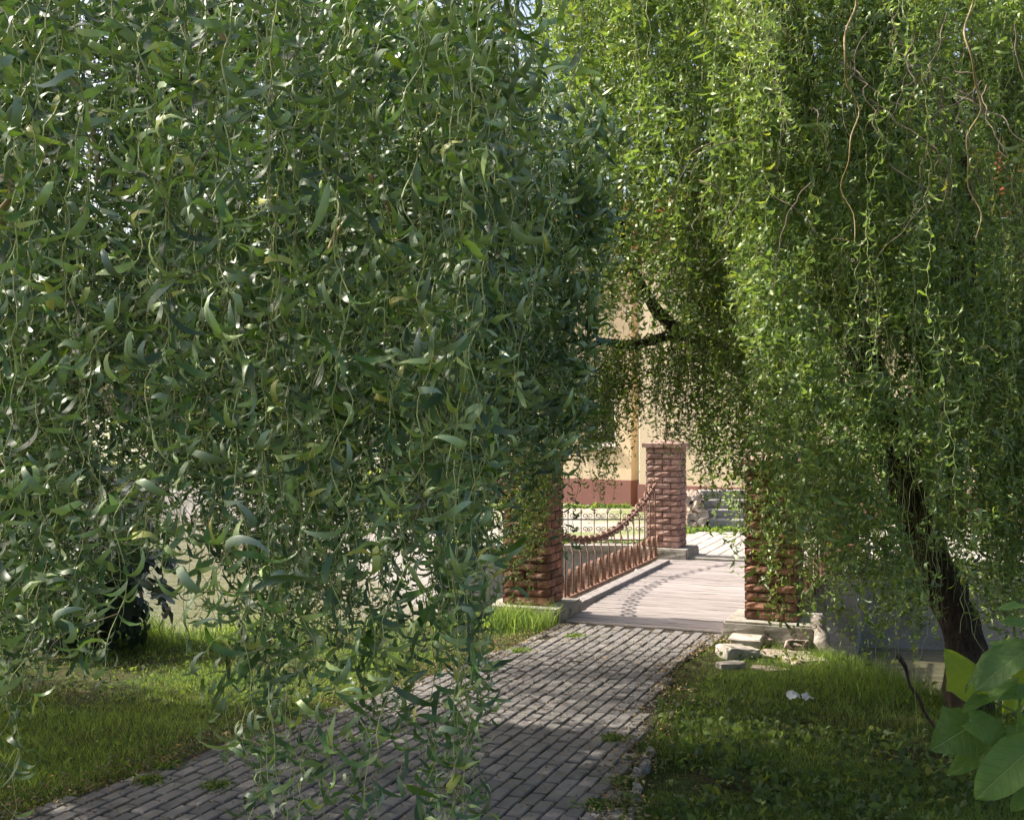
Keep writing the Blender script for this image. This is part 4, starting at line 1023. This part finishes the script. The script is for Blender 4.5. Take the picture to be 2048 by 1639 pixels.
# ------------------------------------------------------------------ grass, weeds, litter
def blades(n, region, hf, seed, m, name, label, wd=.006, tall=False, cat='grass'):
    g = np.random.default_rng(seed); X, Y = region(n, g)
    d = near_dist(X, Y); ok = (d > -.45) & ~in_path(X, Y, -.02)
    bfp = (np.stack([X, Y], -1)-OR); pp = bfp@PX; aa = bfp@AX
    ok &= ~((aa > -.02) & (pp > -.1) & (pp < 2.1))
    ok &= ~((np.abs(pp+.245) < .38) & (np.abs(aa-.245) < .38)) & ~((np.abs(pp-2.215) < .40) & (np.abs(aa-.245) < .38))
    dens = vnoise(np.stack([X*1.6, Y*1.6, X*0+1], -1), 31); ok &= g.random(len(X)) < np.clip(dens*2.8-.2, .22, 1)
    X, Y, d = X[ok], Y[ok], d[ok]; n = len(X); Z = gheight(X, Y)
    hgt = hf(X, Y, d, g)*(.5+dens[ok]*.9); a = g.uniform(0, 2*PI, n); b = g.uniform(0, 2*PI, n); lean = hgt*g.uniform(.2, .9, n)
    bx, by = np.cos(a), np.sin(a); w0 = wd*g.uniform(.6, 1.4, n)
    P = np.stack([X, Y, Z-.01], -1); side = np.stack([bx, by, 0*bx], -1); ln = np.stack([np.cos(b), np.sin(b), 0*b], -1)
    tip = P+ln*lean[:, None]; tip[:, 2] += hgt
    if tall:
        V = np.zeros((n, 5, 3)); V[:, 0] = P-side*w0[:, None]; V[:, 1] = P+side*w0[:, None]
        mid = P+ln*(lean*.3)[:, None]; mid[:, 2] += hgt*.62; V[:, 2] = mid+side*(w0*.8)[:, None]; V[:, 3] = mid-side*(w0*.8)[:, None]; V[:, 4] = tip
        i = np.arange(n)[:, None]*5; fs = [i+np.array([[0, 1, 2, 3]]), i+np.array([[3, 2, 4]])]; kk = 5
    else:
        V = np.zeros((n, 3, 3)); V[:, 0] = P-side*w0[:, None]; V[:, 1] = P+side*w0[:, None]; V[:, 2] = tip
        i = np.arange(n)[:, None]*3; fs = [i+np.array([[0, 1, 2]])]; kk = 3
    me = npmesh(name, V.reshape(-1, 3), fs, m, np.repeat(g.random(n)*.9, kk))
    o = link(name, me); tag(o, label, cat, kind='stuff'); return o
def reg(n, g):
    Z = 4.3+ (g.random(n)**1.15)*8.4; X = (g.uniform(-1.25, 1.3, n))*(1024/F)*Z; return X, Y_(Z)
def Y_(Z): return Z
def hgrass(X, Y, d, g):
    return g.uniform(.025, .065, len(X))+np.clip(.9-d, 0, .9)*.16*g.random(len(X))
blades(420000, reg, hgrass, 41, M_grass, 'grass', 'short green lawn grass growing on both sides of the paved path', .0024)
def reg2(n, g):
    c = np.where(g.random(n) < .03, 2, g.integers(0, 2, n))
    X = np.where(c == 0, g.normal(-.1, .35, n), np.where(c == 1, g.normal(-3.2, .8, n), g.normal(2.7, .5, n)))
    Y = np.where(c == 0, g.normal(11.55, .2, n), np.where(c == 1, g.normal(11.3, .25, n), g.normal(8.6, .8, n))); return X, Y
blades(6500, reg2, lambda X, Y, d, g: g.uniform(.08, .30, len(X)), 42, M_grass, 'tall_grass', 'taller wild grass and reeds along the river edge', .0028, tall=True)
def weeds(n, region, seed, size, name, label):
    g = np.random.default_rng(seed); X, Y = region(n, g); d = near_dist(X, Y); ok = (d > -.3) & ~in_path(X, Y, -.04)
    bfp = (np.stack([X, Y], -1)-OR); pp = bfp@PX; aa = bfp@AX; ok &= ~((aa > -.15) & (pp > -.7) & (pp < 2.8))
    dens = vnoise(np.stack([X*2.2, Y*2.2, X*0+7], -1), 33); ok &= g.random(len(X)) < np.clip(dens*2.4-.7, 0.02, 1)
    X, Y, d = X[ok], Y[ok], d[ok]; n = len(X); P = np.stack([X, Y, gheight(X, Y)+g.uniform(.0, .03, n)+np.clip(.8-d, 0, 1)*.1*g.random(n)], -1)
    dirs = norm(np.stack([g.normal(0, 1, n), g.normal(0, 1, n), g.uniform(.2, 1.3, n)], -1))
    var = []
    for k in range(6):
        v, f = leaf_variant((0, 1)[k % 2], 3, 2, 500+k, .26+.07*k); var.append((v, f))
    up = norm(np.array([0, 0, 1.])+g.normal(0, .25, (n, 3))); Xa = norm(np.cross(dirs, up)); Z = np.cross(Xa, dirs); R = np.stack([Xa, dirs, Z], -1)
    V, Fs, T = bake(P, R, g.uniform(*size, n), var, g); o = link(name, npmesh(name, V, Fs, M_weed, T*.9, smooth=True)); tag(o, label, 'weeds', kind='stuff')
weeds(17000, reg, 51, (.025, .07), 'weeds', 'low broad-leaved weeds and clover mixed into the lawn')
def regR(n, g):
    Y = g.uniform(4.4, 8.6, n); X = g.uniform(.6, 1.0, n)*0+.55+g.random(n)*(Y*.44-.3); return X, Y
weeds(4200, regR, 52, (.03, .10), 'weeds', 'darker taller broad-leaved weeds in the shade at bottom right')
# litter on the path and along its edges
g = np.random.default_rng(61); n = 8500; Y = 4.6+g.random(n)**1.2*7.0; l, rr = path_lr(Y); u = g.random(n)
edge = g.random(n) < .62; X = np.where(edge, np.where(g.random(n) < .6, l+g.normal(-.05, .16, n), rr+g.normal(0, .1, n)), l+(rr-l)*u)
ok = ((np.stack([X, Y], -1)-OR)@AX) < -.02; X, Y = X[ok], Y[ok]; n = len(X)
dirs = norm(np.stack([g.normal(0, 1, n), g.normal(0, 1, n), g.normal(0, .12, n)], -1)); R = leaf_frames(dirs, g)
P = np.stack([X, Y, np.full(n, .012)], -1)
V, Fs, T = bake(P, R, np.where(edge[ok], g.uniform(.015, .06, n), g.uniform(.008, .045, n)), LO, g); V[:, 2] = np.clip(V[:, 2], .004, .03)
tag(link('leaf_litter', npmesh('leaf_litter', V, Fs, M_litter, T)), 'dry fallen willow leaves scattered over the paving and its edges', 'leaf litter', kind='stuff')
# small tufts in the paving joints
g = np.random.default_rng(62); n = 2600; cs = [G(1150, 1272), G(435, 1570), G(300, 1560), G(1040, 1300), G(1230, 1475), G(1250, 1560), G(1195, 1610), G(330, 1530)]
c = np.array(cs)[g.integers(0, len(cs), n)]; P = c+np.stack([g.normal(0, .045, n), g.normal(0, .045, n), 0*g.random(n)+.0], -1)
dirs = norm(np.stack([g.normal(0, .7, n), g.normal(0, .7, n), np.ones(n)], -1)); V, Fs, T = bake(P, leaf_frames(dirs, g), g.uniform(.015, .05, n), LO, g)
tag(link('joint_tufts', npmesh('joint_tufts', V, Fs, M_grass, T*.9)), 'tiny green tufts sprouting from the joints of the paved path', 'grass', kind='stuff')
# far-bank grass strips
g = np.random.default_rng(63); n = 5500
c = g.integers(0, 4, n); X = np.where(c == 0, g.uniform(-1, 2.4, n), np.where(c == 1, g.uniform(2.6, 4.4, n), np.where(c == 2, g.uniform(-1, 2.6, n), g.uniform(-14, -1, n))))
Y = np.where(c == 0, 18.75+g.normal(0, .12, n), np.where(c == 1, 20.8+g.normal(0, .15, n), np.where(c == 2, 26.1+g.normal(0, .1, n), 40-X*0-1.2*(X+14)+g.random(n)*2)))
P = np.stack([X, Y, 0*X-.02], -1); dirs = norm(np.stack([g.normal(0, .6, n), g.normal(0, .6, n), np.ones(n)], -1))
V, Fs, T = bake(P, leaf_frames(dirs, g), g.uniform(.07, .2, n), LO, g)
tag(link('far_grass', npmesh('far_grass', V, Fs, M_grass, T*.9)), 'sunlit weedy grass strips on the far bank in front of the house', 'grass', kind='stuff')

# ------------------------------------------------------------------ background trees
def bg_tree(x, y, hgt, rad, seed, label, trunk_h=2.0, n=3600, size=(.25, .5)):
    t = empty('background_tree', (x, y, 0)); tag(t, label, 'tree', 'trees beyond the river')
    g = np.random.default_rng(seed); cl = 46
    C = norm(g.normal(0, 1, (cl, 3)))*g.uniform(.35, .9, (cl, 1))*np.array([rad, rad, (hgt-trunk_h)/2])+np.array([0, 0, trunk_h+(hgt-trunk_h)/2])
    P = C[g.integers(0, cl, n)]+g.normal(0, 1, (n, 3))*rad*.17
    P = P[P[:, 2] > .1]
    R = leaf_frames(norm(g.normal(0, .8, P.shape)+np.array([0, 0, -.6])), g); V, Fs, T = bake(P, R, g.uniform(size[0], size[1], len(P)), [leaf_variant(k % 2, 3, 2, 600+k, .45) for k in range(4)], g)
    tag(link('crown', npmesh('crown', V, Fs, M_leaffar, T*.9, smooth=True), t), kind='stuff')
    MB().tube([(0, 0, -.2), (.1, 0, trunk_h), (.0, .1, hgt*.6), (.1, 0, hgt*.85)], [rad*.07, rad*.055, rad*.03, .02], 8).obj('trunk', M_bark, t, True)
    for k in range(5):
        a = g.uniform(0, 2*PI); MB().tube([(0, 0, trunk_h+k*.3), (rad*.3*math.cos(a), rad*.3*math.sin(a), trunk_h+1+k*.3), (rad*.7*math.cos(a), rad*.7*math.sin(a), trunk_h+1.6+k*.4)], [rad*.03, rad*.02, .01], 6).obj('limb', M_bark, t, True)
for x, y, h, r_, lb in [(-19, 47, 11, 4.2, 'rounded leafy tree furthest left across the water'), (-13, 49, 9, 3.6, 'low bright bushy tree across the water on the left'), (-8.5, 44, 12, 4.0, 'tall leafy tree across the water seen through the left curtain'),
                     (-4.5, 36, 8, 2.6, 'smaller pale green tree left of the house'), (-24, 42, 9, 4.0, 'broad tree at the left end of the far shore'), (14, 24, 8, 3.2, 'leafy tree right of the house behind the willow'), (9, 20.0, 5.5, 2.0, 'small tree on the far bank right of the steps')]:
    bg_tree(x, y, h, r_, int(abs(x)*7+y), lb)
g = np.random.default_rng(91); n = 9500
t = g.random(n); A = np.array([(-1.6, 21), (-4.7, 29.5), (-12, 40.6), (-34, 46.5)]); tt = t*2.999; i = tt.astype(int); f = (tt-i)[:, None]
Q = A[i]*(1-f)+A[i+1]*f+g.normal(0, .5, (n, 2))*np.array([1, .6])
bumpy = vnoise(np.stack([Q[:, 0]*.5, Q[:, 1]*.5, 0*t], -1), 12)
P = np.stack([Q[:, 0], Q[:, 1]+.9, np.abs(g.normal(0, 1, n))*(.25+bumpy*1.5)*np.where(tt > 1, 1.5, .3)], -1)
R = leaf_frames(norm(g.normal(0, .8, P.shape)+np.array([0, 0, .3])), g); V, Fs, T = bake(P, R, g.uniform(.14, .34, n), [leaf_variant(k % 2, 3, 2, 700+k, .35) for k in range(4)], g)
tag(link('shore_undergrowth', npmesh('shore_undergrowth', V, Fs, M_leaffar, T*.9, smooth=True)), 'sunlit yellow-green undergrowth along the far shore on the left', 'undergrowth', kind='stuff')
tri = sum(sum(len(p.vertices)-2 for p in o.data.polygons) if len(o.data.polygons) < 5000 else len(o.data.loops)-2*len(o.data.polygons) for o in COL.objects if o.type == 'MESH')
print('TOTAL TRIS', tri, 'OBJECTS', len(COL.objects))
